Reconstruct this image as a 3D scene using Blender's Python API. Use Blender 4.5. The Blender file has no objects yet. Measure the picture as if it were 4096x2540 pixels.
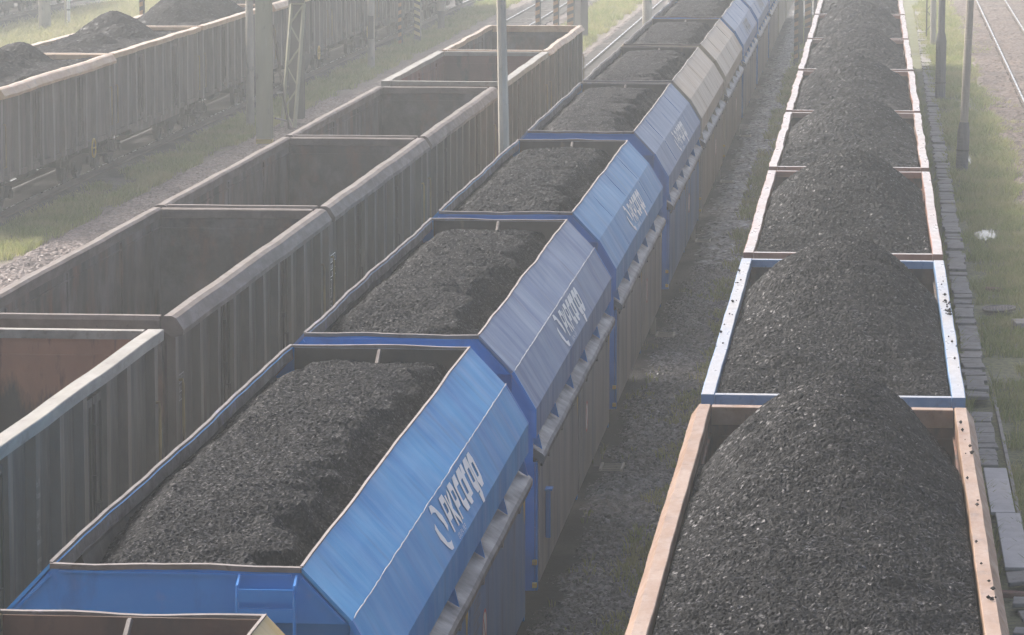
import bpy, bmesh, math, random
import numpy as np
from mathutils import Vector

sc = bpy.context.scene
R = math.radians

# ------------------------------------------------------------------ camera
cam_d = bpy.data.cameras.new("camera")
cam = bpy.data.objects.new("camera", cam_d)
sc.collection.objects.link(cam)
cam.location = (0, 0, 9.6)
cam.rotation_euler = (R(90 - 7.4645), 0, R(5.3653))
cam_d.sensor_width = 36
cam_d.lens = 134.2
cam_d.clip_end = 3000
sc.camera = cam

# ------------------------------------------------------------------ sky, sun, exposure
SUN_EL, SUN_AZ = 43.0, -52.0          # azimuth: degrees to the right of +Y (negative = left)
w = bpy.data.worlds.new("World")
sc.world = w
w.use_nodes = True
nt = w.node_tree
bg = nt.nodes["Background"]
sky = nt.nodes.new("ShaderNodeTexSky")
sky.sky_type = 'NISHITA'
sky.sun_disc = False
sky.sun_elevation = R(SUN_EL)
sky.sun_rotation = R(SUN_AZ)
sky.air_density = 0.55
sky.dust_density = 6.0
sky.ozone_density = 1.0
nt.links.new(sky.outputs[0], bg.inputs[0])
bg.inputs[1].default_value = 0.15
sd = bpy.data.lights.new("sun", 'SUN')
sd.energy = 1.5
sd.angle = R(10.0)
sd.color = (1.0, 0.99, 0.975)
sun = bpy.data.objects.new("sun", sd)
sc.collection.objects.link(sun)
a, e = R(SUN_AZ), R(SUN_EL)
tosun = Vector((math.sin(a) * math.cos(e), math.cos(a) * math.cos(e), math.sin(e)))
sun.rotation_euler = tosun.to_track_quat('Z', 'Y').to_euler()
sun.location = (0, 40, 60)
sc.view_settings.view_transform = 'Standard'
sc.view_settings.look = 'None'
sc.view_settings.exposure = 1.2
sc.view_settings.gamma = 1.0
sc.render.engine = 'CYCLES'
sc.cycles.use_denoising = True
sc.cycles.max_bounces = 6
sc.cycles.diffuse_bounces = 3
sc.cycles.glossy_bounces = 2
sc.cycles.volume_bounces = 0

rnd = random.Random(11)
COL = sc.collection


# ------------------------------------------------------------------ object helpers
def props(o, label=None, cat=None, group=None, kind=None):
    if label: o["label"] = label
    if cat: o["category"] = cat
    if group: o["group"] = group
    if kind: o["kind"] = kind
    return o


def empty(name, loc, label=None, cat=None, group=None, kind=None, rot=(0, 0, 0)):
    o = bpy.data.objects.new(name, None)
    o.empty_display_size = 0.3
    o.location = loc
    o.rotation_euler = rot
    COL.objects.link(o)
    return props(o, label, cat, group, kind)


class MB:
    """collects faces, then links them as one mesh object"""

    def __init__(s):
        s.v = []; s.f = []

    def add(s, vs, fs):
        n = len(s.v)
        s.v.extend(vs)
        s.f.extend([tuple(i + n for i in f) for f in fs])
        return s

    def box(s, x0, x1, y0, y1, z0, z1):
        if x0 > x1: x0, x1 = x1, x0
        return s.add([(x0, y0, z0), (x1, y0, z0), (x1, y1, z0), (x0, y1, z0), (x0, y0, z1), (x1, y0, z1), (x1, y1, z1), (x0, y1, z1)],
                     [(0, 3, 2, 1), (4, 5, 6, 7), (0, 1, 5, 4), (1, 2, 6, 5), (2, 3, 7, 6), (3, 0, 4, 7)])

    def sweep(s, secs, closed=True, cap=True):
        """secs: list of rings of 3-D points"""
        n = len(secs[0]); vs = [p for r in secs for p in r]; fs = []
        m = n if closed else n - 1
        for i in range(len(secs) - 1):
            for j in range(m):
                k = (j + 1) % n
                fs.append((i * n + j, i * n + k, (i + 1) * n + k, (i + 1) * n + j))
        if cap and closed:
            fs.append(tuple(reversed(range(n))))
            fs.append(tuple((len(secs) - 1) * n + j for j in range(n)))
        return s.add(vs, fs)

    def prism_y(s, prof, ys, off=None):
        return s.sweep([[(x + (off(y)[0] if off else 0), y, z + (off(y)[1] if off else 0)) for x, z in prof] for y in ys])

    def prism_x(s, prof, xs, off=None):   # prof: (y, z)
        return s.sweep([[(x, y + (off(x)[0] if off else 0), z + (off(x)[1] if off else 0)) for y, z in prof] for x in xs])

    def tube(s, pts, r, n=8):
        pts = [Vector(p) for p in pts]; rings = []
        up0 = Vector((0, 0, 1))
        for i, p in enumerate(pts):
            d = (pts[min(i + 1, len(pts) - 1)] - pts[max(i - 1, 0)]).normalized()
            up = up0 if abs(d.z) < 0.95 else Vector((1, 0, 0))
            a1 = d.cross(up).normalized(); a2 = a1.cross(d)
            rr = r[i] if isinstance(r, (list, tuple)) else r
            rings.append([tuple(p + a1 * rr * math.cos(2 * math.pi * k / n) + a2 * rr * math.sin(2 * math.pi * k / n)) for k in range(n)])
        return s.sweep(rings)

    def lathe(s, prof, n=16, c=(0, 0), axis='z', c3=0, sq=None):
        """prof (r, h) about an axis"""
        rings = []
        for r, h in prof:
            ring = []
            for k in range(n):
                t = 2 * math.pi * k / n
                u, v = r * math.cos(t), r * math.sin(t)
                if axis == 'z': ring.append((c[0] + u, c[1] + v, c3 + h))
                elif axis == 'x': ring.append((c3 + h, c[0] + u, c[1] + v))
                else: ring.append((c[0] + u, c3 + h, c[1] + v))
            rings.append(ring)
        return s.sweep(rings)

    def mesh(s, name):
        me = bpy.data.meshes.new(name)
        me.from_pydata([tuple(p) for p in s.v], [], s.f)
        bm = bmesh.new(); bm.from_mesh(me)
        bmesh.ops.recalc_face_normals(bm, faces=bm.faces[:])
        bm.to_mesh(me); bm.free()
        return me

    def build(s, name, mat, parent=None, bevel=0.0):
        return link(name, s.mesh(name), mat, parent, bevel)


def link(name, me, mat, parent=None, bevel=0.0):
    o = bpy.data.objects.new(name, me)
    if len(me.materials) == 0: me.materials.append(mat)
    COL.objects.link(o)
    if me.materials[0] != mat:
        o.material_slots[0].link = 'OBJECT'
        o.material_slots[0].material = mat
    if parent is not None: o.parent = parent
    if bevel:
        b = o.modifiers.new("bevel", 'BEVEL'); b.width = bevel; b.segments = 1; b.limit_method = 'ANGLE'
    return o


CACHE = {}


def cached(key, fn, name, mat, parent, bevel=0.0):
    if key not in CACHE: CACHE[key] = fn().mesh(name)
    return link(name, CACHE[key], mat, parent, bevel)


# ------------------------------------------------------------------ numeric noise
def hsh(ix, iy, seed):
    h = (ix.astype(np.int64) * 73856093) ^ (iy.astype(np.int64) * 19349663) ^ (int(seed) * 83492791)
    h = (h ^ (h >> 13)) & 0xffffffff
    h = (h * 1274126177) & 0xffffffff
    h = (h ^ (h >> 16)) & 0xffffffff
    h = (h * 2246822519) & 0xffffffff
    h = (h ^ (h >> 15)) & 0xffffffff
    return h / 4294967296.0


def vnoise(x, y, seed=0):
    x = np.asarray(x, float); y = np.asarray(y, float)
    ix = np.floor(x); iy = np.floor(y)
    fx = x - ix; fy = y - iy
    fx = fx * fx * (3 - 2 * fx); fy = fy * fy * (3 - 2 * fy)
    a = hsh(ix, iy, seed); b = hsh(ix + 1, iy, seed); c = hsh(ix, iy + 1, seed); d = hsh(ix + 1, iy + 1, seed)
    return (a * (1 - fx) + b * fx) * (1 - fy) + (c * (1 - fx) + d * fx) * fy


def fbm(x, y, seed=0, o=4):
    t = 0; amp = 0.5
    for i in range(o):
        t = t + amp * vnoise(x * 2 ** i, y * 2 ** i, seed + i * 17); amp *= 0.5
    return t


def lumps(x, y, s, seed):
    """height of a layer of random tilted lumps of size s (in units of s)"""
    gx = x / s; gy = y / s
    cx = np.floor(gx); cy = np.floor(gy)
    d1 = np.full(x.shape, 9.0); d2 = np.full(x.shape, 9.0); h = np.zeros(x.shape)
    for i in (-1, 0, 1):
        for j in (-1, 0, 1):
            kx = cx + i; ky = cy + j
            px = kx + hsh(kx, ky, seed); py = ky + hsh(kx, ky, seed + 1)
            dx = gx - px; dy = gy - py
            d = np.hypot(dx * (0.8 + 0.5 * hsh(kx, ky, seed + 5)), dy * (0.8 + 0.5 * hsh(kx, ky, seed + 6)))
            hh = hsh(kx, ky, seed + 2) * 0.7 + dx * (hsh(kx, ky, seed + 3) - 0.5) * 1.9 + dy * (hsh(kx, ky, seed + 4) - 0.5) * 1.9
            near = d < d1
            d2 = np.where(near, d1, np.minimum(d2, d))
            h = np.where(near, hh, h)
            d1 = np.where(near, d, d1)
    return h - 0.9 * np.exp(-(d2 - d1) / 0.10) - 0.5 * d1 * d1


def grid_mesh(name, x0, x1, y0, y1, step, hfn, jit=0.35, seed=1, skirt=0.0, stepy=None):
    stepy = stepy or step
    nx = max(2, int(round((x1 - x0) / step)) + 1); ny = max(2, int(round((y1 - y0) / stepy)) + 1)
    X, Y = np.meshgrid(np.linspace(x0, x1, nx), np.linspace(y0, y1, ny))
    rg = np.random.default_rng(seed)
    J = np.zeros_like(X); J[1:-1, 1:-1] = 1
    X = X + J * (rg.random(X.shape) - 0.5) * 2 * jit * step
    Y = Y + J * (rg.random(X.shape) - 0.5) * 2 * jit * stepy
    Z = hfn(X, Y)
    if skirt:
        E = 1 - J
        Z = Z - E * skirt
    v = np.stack([X, Y, Z], -1).reshape(-1, 3)
    i = np.arange(ny - 1)[:, None] * nx + np.arange(nx - 1)[None, :]
    q = np.stack([i, i + 1, i + nx + 1, i + nx], -1).reshape(-1, 4)
    return fast_mesh(name, v, q)


def fast_mesh(name, v, q):
    me = bpy.data.meshes.new(name)
    k = q.shape[1]
    me.vertices.add(len(v)); me.vertices.foreach_set("co", np.ascontiguousarray(v, dtype=np.float32).ravel())
    me.loops.add(q.size); me.loops.foreach_set("vertex_index", np.ascontiguousarray(q, dtype=np.int32).ravel())
    me.polygons.add(len(q)); me.polygons.foreach_set("loop_start", np.arange(0, q.size, k, dtype=np.int32))
    me.polygons.foreach_set("loop_total", np.full(len(q), k, dtype=np.int32))
    me.update(calc_edges=True)
    me.polygons.foreach_set("use_smooth", np.zeros(len(q), dtype=bool))
    return me


# ------------------------------------------------------------------ materials
def ramp(nt, src, stops):
    r = nt.nodes.new("ShaderNodeValToRGB")
    el = r.color_ramp.elements
    while len(el) < len(stops): el.new(0.5)
    for e_, (p, c) in zip(el, stops):
        e_.position = p
        e_.color = (c, c, c, 1) if isinstance(c, (int, float)) else (*c, 1)
    nt.links.new(src, r.inputs[0])
    return r.outputs[0]


def noise(nt, vec, scale, detail=5, rough=0.6, dist=0.0):
    n = nt.nodes.new("ShaderNodeTexNoise")
    n.inputs["Scale"].default_value = scale
    n.inputs["Detail"].default_value = detail
    n.inputs["Roughness"].default_value = rough
    n.inputs["Distortion"].default_value = dist
    nt.links.new(vec, n.inputs["Vector"])
    return n.outputs[0]


def mapped(nt, sc3):
    g = nt.nodes.new("ShaderNodeNewGeometry")
    m = nt.nodes.new("ShaderNodeMapping")
    m.inputs["Scale"].default_value = sc3
    nt.links.new(g.outputs["Position"], m.inputs["Vector"])
    return m.outputs[0]


def mix(nt, fac, a, b):
    m = nt.nodes.new("ShaderNodeMix"); m.data_type = 'RGBA'
    if isinstance(fac, (int, float)): m.inputs[0].default_value = fac
    else: nt.links.new(fac, m.inputs[0])
    for i, c in ((6, a), (7, b)):
        if isinstance(c, tuple): m.inputs[i].default_value = (*c, 1)
        else: nt.links.new(c, m.inputs[i])
    return m.outputs[2]


def pmat(name, base, alt=None, scale=2.0, stretch=(1, 1, 1), rough=0.6, rough2=None, layers=(), bump=0.0, bscale=30, metallic=0.0, spec=0.5, lo=0.35, hi=0.65):
    """weathered surface: base/alt blotches plus layers (colour, scale, stretch, low, high, amount)"""
    m = bpy.data.materials.new(name); m.use_nodes = True
    nt = m.node_tree
    b = nt.nodes["Principled BSDF"]
    b.inputs["Metallic"].default_value = metallic
    b.inputs["Specular IOR Level"].default_value = spec
    col = base
    n = noise(nt, mapped(nt, stretch), scale)
    if alt: col = mix(nt, ramp(nt, n, [(lo, 0.0), (hi, 1.0)]), base, alt)
    for (c, s_, st, l_, h_, amt) in layers:
        f = ramp(nt, noise(nt, mapped(nt, st), s_, 6, 0.65), [(l_, 0.0), (h_, float(amt))])
        col = mix(nt, f, col, c)
    if isinstance(col, tuple): b.inputs["Base Color"].default_value = (*col, 1)
    else: nt.links.new(col, b.inputs["Base Color"])
    if rough2 is None: b.inputs["Roughness"].default_value = rough
    else:
        nt.links.new(ramp(nt, noise(nt, mapped(nt, stretch), scale * 2.3), [(0.35, rough), (0.65, rough2)]), b.inputs["Roughness"])
    if bump:
        bn = nt.nodes.new("ShaderNodeBump"); bn.inputs["Strength"].default_value = bump; bn.inputs["Distance"].default_value = 0.02
        nt.links.new(noise(nt, mapped(nt, (1, 1, 1)), bscale, 6, 0.65), bn.inputs["Height"])
        nt.links.new(bn.outputs[0], b.inputs["Normal"])
    return m


def coal_mat(name, c, scale, rlo=0.25, rhi=0.6):
    m = bpy.data.materials.new(name); m.use_nodes = True
    nt = m.node_tree; b = nt.nodes["Principled BSDF"]
    v = nt.nodes.new("ShaderNodeTexVoronoi"); v.inputs["Scale"].default_value = scale
    nt.links.new(mapped(nt, (1, 1, 1)), v.inputs["Vector"])
    sep = nt.nodes.new("ShaderNodeSeparateColor"); nt.links.new(v.outputs["Color"], sep.inputs[0])
    k = tuple(x * 2.2 for x in c); d = tuple(x * 0.5 for x in c)
    col = ramp(nt, sep.outputs[0], [(0.0, d), (0.7, c), (1.0, k)])
    nt.links.new(col, b.inputs["Base Color"])
    nt.links.new(ramp(nt, sep.outputs[1], [(0.0, rhi), (0.86, rhi * .8), (1.0, rlo)]), b.inputs["Roughness"])
    nt.links.new(ramp(nt, sep.outputs[1], [(0.0, .08), (0.86, .13), (1.0, .25)]), b.inputs["Specular IOR Level"])
    bn = nt.nodes.new("ShaderNodeBump"); bn.inputs["Strength"].default_value = 0.5; bn.inputs["Distance"].default_value = 0.01
    nt.links.new(noise(nt, mapped(nt, (1, 1, 1)), scale * 2.5, 3), bn.inputs["Height"])
    nt.links.new(bn.outputs[0], b.inputs["Normal"])
    return m


Z_ST = (1.3, 1.3, 0.28)            # streaks that run down a vertical plate
RUST = (0.16, 0.07, 0.035)
M = {}
M['coal'] = coal_mat('coal_coarse', (0.0135, 0.0135, 0.0138), 28, 0.25, 0.9)
M['coal_fine'] = coal_mat('coal_fine', (0.022, 0.022, 0.0223), 55, 0.3, 0.95)
M['coal_far'] = coal_mat('coal_dull', (0.014, 0.014, 0.015), 16, 0.4, 0.95)


def rim_mat(name, c, alt, rust=0.5, rough=0.22, top_glare=0.5):
    m = pmat(name, c, alt, 1.5, (2, .6, 2), rough, rough + 0.25, [((0.09, 0.06, 0.045), 6, (1, .5, 1), 0.56, 0.66, rust), ((0.03, 0.03, 0.03), 14, (1, 1, 1), 0.66, 0.7, 0.8)], 0.25, 18, spec=0.5 if top_glare > .3 else 0.3)
    # sky glare painted pale, with some wear, on the faces that lie flat
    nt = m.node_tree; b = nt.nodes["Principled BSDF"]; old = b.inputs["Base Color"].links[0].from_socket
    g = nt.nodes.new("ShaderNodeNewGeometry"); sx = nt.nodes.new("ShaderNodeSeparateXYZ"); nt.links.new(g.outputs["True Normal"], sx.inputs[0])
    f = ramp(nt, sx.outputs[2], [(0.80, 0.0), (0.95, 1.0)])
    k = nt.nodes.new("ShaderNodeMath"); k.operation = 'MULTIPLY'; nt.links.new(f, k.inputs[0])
    nt.links.new(ramp(nt, noise(nt, mapped(nt, (1.5, .35, 1.5)), 2.0, 5), [(0.34, top_glare), (0.66, top_glare * 0.7)]), k.inputs[1])
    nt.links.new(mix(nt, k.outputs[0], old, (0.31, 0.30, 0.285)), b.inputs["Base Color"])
    return m


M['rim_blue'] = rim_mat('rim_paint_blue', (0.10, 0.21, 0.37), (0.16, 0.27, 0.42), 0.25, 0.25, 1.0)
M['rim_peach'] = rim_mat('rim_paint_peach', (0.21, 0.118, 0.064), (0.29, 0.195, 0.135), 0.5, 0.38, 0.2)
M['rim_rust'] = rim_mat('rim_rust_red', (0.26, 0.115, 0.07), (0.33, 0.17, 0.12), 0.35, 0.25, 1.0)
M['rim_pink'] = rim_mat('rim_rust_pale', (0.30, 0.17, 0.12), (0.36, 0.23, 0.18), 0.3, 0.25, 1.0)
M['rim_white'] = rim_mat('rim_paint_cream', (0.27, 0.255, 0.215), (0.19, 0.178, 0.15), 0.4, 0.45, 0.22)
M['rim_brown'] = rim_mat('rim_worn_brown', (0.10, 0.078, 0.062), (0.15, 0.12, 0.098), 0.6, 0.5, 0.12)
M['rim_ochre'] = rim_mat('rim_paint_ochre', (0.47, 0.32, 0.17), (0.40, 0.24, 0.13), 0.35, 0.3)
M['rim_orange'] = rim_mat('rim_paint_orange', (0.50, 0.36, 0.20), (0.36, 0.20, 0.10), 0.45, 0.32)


def wall_mat(name, c, alt, rust=0.5):
    return pmat(name, c, alt, 1.2, Z_ST, 0.55, 0.8, [(RUST, 2.5, (1, 1, .4), 0.55, 0.68, rust), ((0.02, 0.02, 0.02), 1.6, Z_ST, 0.5, 0.7, 0.6)], 0.3, 14)


M['wall_brown'] = wall_mat('wagon_side_brown', (0.034, 0.023, 0.016), (0.055, 0.034, 0.024), 0.35)
M['wall_grey'] = wall_mat('wagon_side_grey', (0.030, 0.026, 0.022), (0.044, 0.038, 0.031), 0.2)
M['wall_tan'] = wall_mat('wagon_side_tan', (0.085, 0.07, 0.06), (0.12, 0.095, 0.08), 0.35)
M['wall_maroon'] = wall_mat('wagon_side_maroon', (0.075, 0.04, 0.033), (0.10, 0.06, 0.05), 0.35)
M['wall_teal'] = wall_mat('wagon_side_teal', (0.07, 0.12, 0.12), (0.10, 0.14, 0.13), 0.35)
M['post_grey'] = wall_mat('wagon_post_lit', (0.085, 0.066, 0.049), (0.125, 0.099, 0.075), 0.35)  # lighter copy of the wall paint: post-to-recess shading put into the colour
M['post_tan'] = wall_mat('wagon_post_tan', (0.15, 0.13, 0.11), (0.19, 0.165, 0.14), 0.3)  # same for the tan sides, shading painted as a lighter tone
M['in_dark'] = pmat('hold_dark', (0.034, 0.027, 0.022), (0.085, 0.070, 0.057), 1.0, (1, 1, .6), 0.6, 0.85, [((0.16, 0.08, 0.045), 1.4, (1, 1, .5), 0.49, 0.66, 0.85), ((0.19, 0.175, 0.16), 0.9, (1, 1, .8), 0.50, 0.66, 0.65)], 0.8, 4)
M['in_rust'] = pmat('hold_rusty', (0.17, 0.075, 0.04), (0.11, 0.055, 0.035), 1.3, (1, 1, .5), 0.6, 0.8, [((0.03, 0.026, 0.024), 1.6, (1.5, 1.5, .5), 0.48, 0.6, 0.9)], 0.3, 9)
M['in_red'] = pmat('hold_red_brown', (0.19, 0.085, 0.062), (0.11, 0.06, 0.05), 1.1, (1, 1, .6), 0.6, 0.8, [((0.03, 0.03, 0.03), 1.6, (1.5, 1.5, .5), 0.5, 0.62, 0.8)], 0.3, 9)


def orange_wall():
    """orange scraped plate above an uneven line of coal grime left on the lower half"""
    m = pmat('hold_orange_scraped', (0.34, 0.155, 0.08), (0.24, 0.115, 0.065), 1.2, (1, 1, .5), 0.5, 0.75, [((0.07, 0.035, 0.025), 2.2, (2, 2, .4), 0.55, 0.68, 0.8)], 0.25, 9)
    nt = m.node_tree; b = nt.nodes["Principled BSDF"]
    old = b.inputs["Base Color"].links[0].from_socket
    g = nt.nodes.new("ShaderNodeNewGeometry"); s = nt.nodes.new("ShaderNodeSeparateXYZ"); nt.links.new(g.outputs["Position"], s.inputs[0])
    n = noise(nt, mapped(nt, (2.5, 2.5, .5)), 1.3, 8, 0.7)
    ad = nt.nodes.new("ShaderNodeMath"); ad.operation = 'MULTIPLY_ADD'; ad.inputs[1].default_value = 1.5
    nt.links.new(n, ad.inputs[0]); nt.links.new(s.outputs[2], ad.inputs[2])
    f = ramp(nt, ad.outputs[0], [(0.0, 1.0), (1.0, 1.0)])
    mr = nt.nodes.new("ShaderNodeMapRange"); mr.inputs[1].default_value = 2.95; mr.inputs[2].default_value = 3.25; mr.inputs[3].default_value = 1.0; mr.inputs[4].default_value = 0.0
    nt.links.new(ad.outputs[0], mr.inputs[0])
    nt.links.new(mix(nt, mr.outputs[0], old, (0.035, 0.03, 0.028)), b.inputs["Base Color"])
    return m


M['in_orange'] = orange_wall()
H_ST = (0.5, 2.6, 0.5)         # streaks down the hopper hood (narrow along the train)


def hood_mat(name, c, fade, amt, dirt=0.4, rough=0.42):
    return pmat(name, c, fade, 0.9, (.6, 1.6, .6), rough, rough + 0.2, [(fade, 1.5, (.5, 3.2, .5), 0.42, 0.70, amt), ((0.40, 0.45, 0.50), 2.2, (.35, 5.0, .35), 0.62, 0.78, amt * 0.5), ((0.05, 0.06, 0.09), 1.2, (.4, 3.0, .4), 0.54, 0.72, dirt)], 0.35, 2.2, spec=0.3)


M['hood_blue'] = hood_mat('hood_bright_blue', (0.012, 0.20, 0.48), (0.06, 0.31, 0.58), 0.3, 0.25)
M['hood_slate'] = hood_mat('hood_slate_blue', (0.09, 0.145, 0.27), (0.20, 0.26, 0.36), 0.8, 0.5)
M['hood_mid'] = hood_mat('hood_mid_blue', (0.05, 0.19, 0.38), (0.12, 0.29, 0.47), 0.6, 0.3)
M['hood_grey'] = hood_mat('hood_grey_blue', (0.13, 0.19, 0.29), (0.21, 0.27, 0.36), 0.5, 0.3)
M['hood_beige'] = hood_mat('hood_beige', (0.40, 0.295, 0.175), (0.50, 0.41, 0.29), 0.6, 0.25, 0.35)
M['hood_pale'] = hood_mat('hood_pale_blue', (0.19, 0.25, 0.35), (0.33, 0.38, 0.45), 0.8, 0.35)
M['hood_yellow'] = hood_mat('hood_yellow', (0.48, 0.33, 0.10), (0.55, 0.45, 0.25), 0.4, 0.2)
M['end_blue'] = pmat('end_paint_blue', (0.018, 0.19, 0.53), (0.03, 0.23, 0.58), 1.1, (1, 1, 1), 0.35, 0.5, [((0.02, 0.04, 0.12), 1.5, (1, 1, .4), 0.55, 0.75, 0.5), ((0.14, 0.24, 0.46), 2.5, (1, 1, 1), 0.6, 0.8, 0.5)], 0.08, 8)
M['end_dull'] = pmat('end_paint_dull_blue', (0.035, 0.15, 0.39), (0.05, 0.18, 0.43), 1.1, (1, 1, 1), 0.4, 0.55, [((0.04, 0.05, 0.08), 1.5, (1, 1, .4), 0.55, 0.75, 0.5)], 0.08, 8)
M['end_beige'] = pmat('end_paint_beige', (0.30, 0.25, 0.17), (0.36, 0.31, 0.23), 1.1, (1, 1, 1), 0.45, 0.6, [((0.12, 0.1, 0.07), 1.5, (1, 1, .4), 0.55, 0.75, 0.5)], 0.08, 8)
M['hop_in'] = pmat('hopper_inside', (0.05, 0.039, 0.028), (0.075, 0.06, 0.043), 1.2, (1, 1, .5), 0.55, 0.75, [((0.03, 0.028, 0.026), 1.5, (1, 1, .5), 0.5, 0.65, 0.8), ((0.17, 0.12, 0.07), 3, (1, 1, .4), 0.62, 0.7, 0.6)], 0.2, 9)
M['hop_in_brown'] = pmat('hopper_inside_brown', (0.17, 0.085, 0.048), (0.10, 0.055, 0.036), 1.2, (1, 1, .5), 0.6, 0.75, [((0.03, 0.028, 0.026), 1.5, (1, 1, .5), 0.5, 0.65, 0.6)], 0.2, 9)
M['hop_rim'] = pmat('hopper_rim', (0.17, 0.145, 0.125), (0.11, 0.088, 0.072), 3, (1, .6, 1), 0.4, 0.6, [((0.07, 0.045, 0.035), 7, (1, .7, 1), 0.55, 0.66, 0.8), ((0.25, 0.24, 0.36), 2.5, (1, .5, 1), 0.6, 0.7, 0.5)], 0.25, 18)
M['door_blue'] = pmat('hopper_door_blue', (0.075, 0.20, 0.42), (0.11, 0.19, 0.32), 0.9, (1, .8, .22), 0.4, 0.6, [((0.12, 0.13, 0.15), 1.4, (1, 1.1, .2), 0.55, 0.70, 0.35), ((0.025, 0.03, 0.045), 1.8, (1, 1.2, .2), 0.55, 0.7, 0.6)], 0.1, 6)
M['door_grey'] = pmat('hopper_door_grey', (0.31, 0.295, 0.265), (0.24, 0.235, 0.23), 0.9, (1, .8, .22), 0.4, 0.6, [((0.09, 0.115, 0.17), 1.4, (1, 1.1, .2), 0.50, 0.66, 0.7), ((0.03, 0.03, 0.035), 1.8, (1, 1.2, .2), 0.55, 0.7, 0.6)], 0.1, 6)
M['door_beige'] = pmat('hopper_door_beige', (0.31, 0.26, 0.19), (0.26, 0.22, 0.17), 0.9, (1, .8, .22), 0.45, 0.6, [((0.08, 0.075, 0.07), 1.8, (1, 1.2, .2), 0.55, 0.7, 0.5)], 0.1, 6)
M['ledge'] = pmat('ledge_lit_patches', (0.15, 0.143, 0.136), (0.085, 0.083, 0.082), 1.6, (1, 1, 1), 0.35, 0.6, [((0.06, 0.055, 0.05), 3, (1, 1, 1), 0.56, 0.68, 0.8)], 0.25, 12)  # pale blotches paint in the lit patches of the ledge, beside real dirt
M['dark'] = pmat('underframe_dark', (0.03, 0.028, 0.026), (0.045, 0.04, 0.036), 3, (1, 1, 1), 0.7, None, [(RUST, 4, (1, 1, 1), 0.62, 0.72, 0.4)], 0.2, 20)
M['steel'] = pmat('wheel_steel', (0.11, 0.10, 0.095), (0.06, 0.052, 0.047), 4, (1, 1, 1), 0.5, None, (), 0.1, 20, metallic=0.4)
M['yellow'] = pmat('yellow_paint', (0.55, 0.40, 0.06), (0.45, 0.30, 0.06), 5, (1, 1, 1), 0.45, None, [(RUST, 8, (1, 1, .5), 0.58, 0.68, 0.7)], 0.1, 20)
M['yellow_worn'] = pmat('yellow_paint_worn', (0.30, 0.21, 0.06), (0.12, 0.08, 0.045), 4, (1, 1, .5), 0.6)
M['orange'] = pmat('orange_reflector', (0.55, 0.09, 0.02), None, 5, rough=0.35)
M['red'] = pmat('red_paint', (0.55, 0.06, 0.03), None, 5, rough=0.5)
M['white'] = pmat('white_paint', (0.88, 0.87, 0.80), (0.80, 0.79, 0.73), 6, (1, 1, 1), 0.5)
M['weld'] = pmat('weld_bead', (0.42, 0.42, 0.42), (0.30, 0.31, 0.33), 8, (1, 1, 1), 0.5)
M['lettering_buff'] = pmat('lettering_buff', (0.34, 0.32, 0.25), (0.20, 0.19, 0.155), 9, (1, 1, 1), 0.6)
M['white_worn'] = pmat('white_paint_worn', (0.26, 0.25, 0.23), (0.14, 0.135, 0.125), 9, (1, 1, 1), 0.6)
M['rail'] = pmat('rail_steel', (0.16, 0.12, 0.095), (0.11, 0.08, 0.062), 4, (1, .3, 1), 0.6, None, (), 0.1, 20)
M['railtop'] = pmat('rail_running_band', (0.55, 0.55, 0.55), (0.42, 0.42, 0.42), 4, (1, .3, 1), 0.22, 0.32, metallic=0.9)
M['conc'] = pmat('concrete_pole', (0.46, 0.42, 0.335), (0.36, 0.33, 0.265), 2, (1, 1, .5), 0.85, None, [((0.10, 0.095, 0.085), 5, (1, 1, .4), 0.58, 0.70, 0.6)], 0.3, 30)
M['conc_dark'] = pmat('concrete_pole_dark', (0.16, 0.155, 0.145), (0.12, 0.115, 0.105), 2, (1, 1, .5), 0.85, None, [((0.06, 0.06, 0.058), 5, (1, 1, .4), 0.58, 0.70, 0.6)], 0.3, 30)
M['conc_warm'] = pmat('concrete_pole_warm', (0.38, 0.33, 0.25), (0.30, 0.26, 0.20), 2, (1, 1, .5), 0.8, None, [((0.10, 0.09, 0.07), 5, (1, 1, .4), 0.58, 0.70, 0.5)], 0.3, 30)
M['slab'] = pmat('trough_slab', (0.29, 0.27, 0.24), (0.21, 0.195, 0.172), 2.5, (1, 1, 1), 0.7, 0.9, [((0.07, 0.075, 0.05), 6, (1, 1, 1), 0.56, 0.68, 0.6), ((0.045, 0.04, 0.038), 15, (1, 1, 1), 0.64, 0.7, 0.7)], 0.3, 25)
M['slab_pale'] = pmat('trough_board_pale', (0.40, 0.385, 0.37), (0.34, 0.325, 0.31), 3, (1, 1, 1), 0.5, 0.7, [((0.08, 0.06, 0.045), 14, (1, 1, 1), 0.64, 0.70, 0.8)], 0.15, 25)
M['mast'] = pmat('mast_paint_olive', (0.33, 0.315, 0.20), (0.26, 0.25, 0.16), 1.3, (2, 2, .3), 0.55, 0.75, [((0.36, 0.35, 0.31), 1.4, (3, 3, .3), 0.58, 0.75, 0.6), ((0.09, 0.07, 0.05), 5, (1, 1, .4), 0.62, 0.72, 0.6)], 0.2, 20)
M['mast_mid'] = pmat('mast_paint_grey', (0.13, 0.125, 0.10), (0.10, 0.095, 0.08), 1.3, (2, 2, .3), 0.6)
M['mast_dark'] = pmat('mast_paint_dark', (0.10, 0.095, 0.08), (0.075, 0.07, 0.06), 2, (1, 1, .4), 0.6, None, [(RUST, 6, (1, 1, .5), 0.6, 0.7, 0.5)], 0.2, 20)
M['sleeper'] = pmat('sleeper_wood', (0.085, 0.075, 0.065), (0.13, 0.12, 0.105), 3, (1, 6, 1), 0.8, None, (), 0.4, 30)
M['iron'] = pmat('cast_iron', (0.05, 0.048, 0.045), (0.08, 0.06, 0.045), 6, (1, 1, 1), 0.5, 0.7, (), 0.3, 40)
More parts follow.
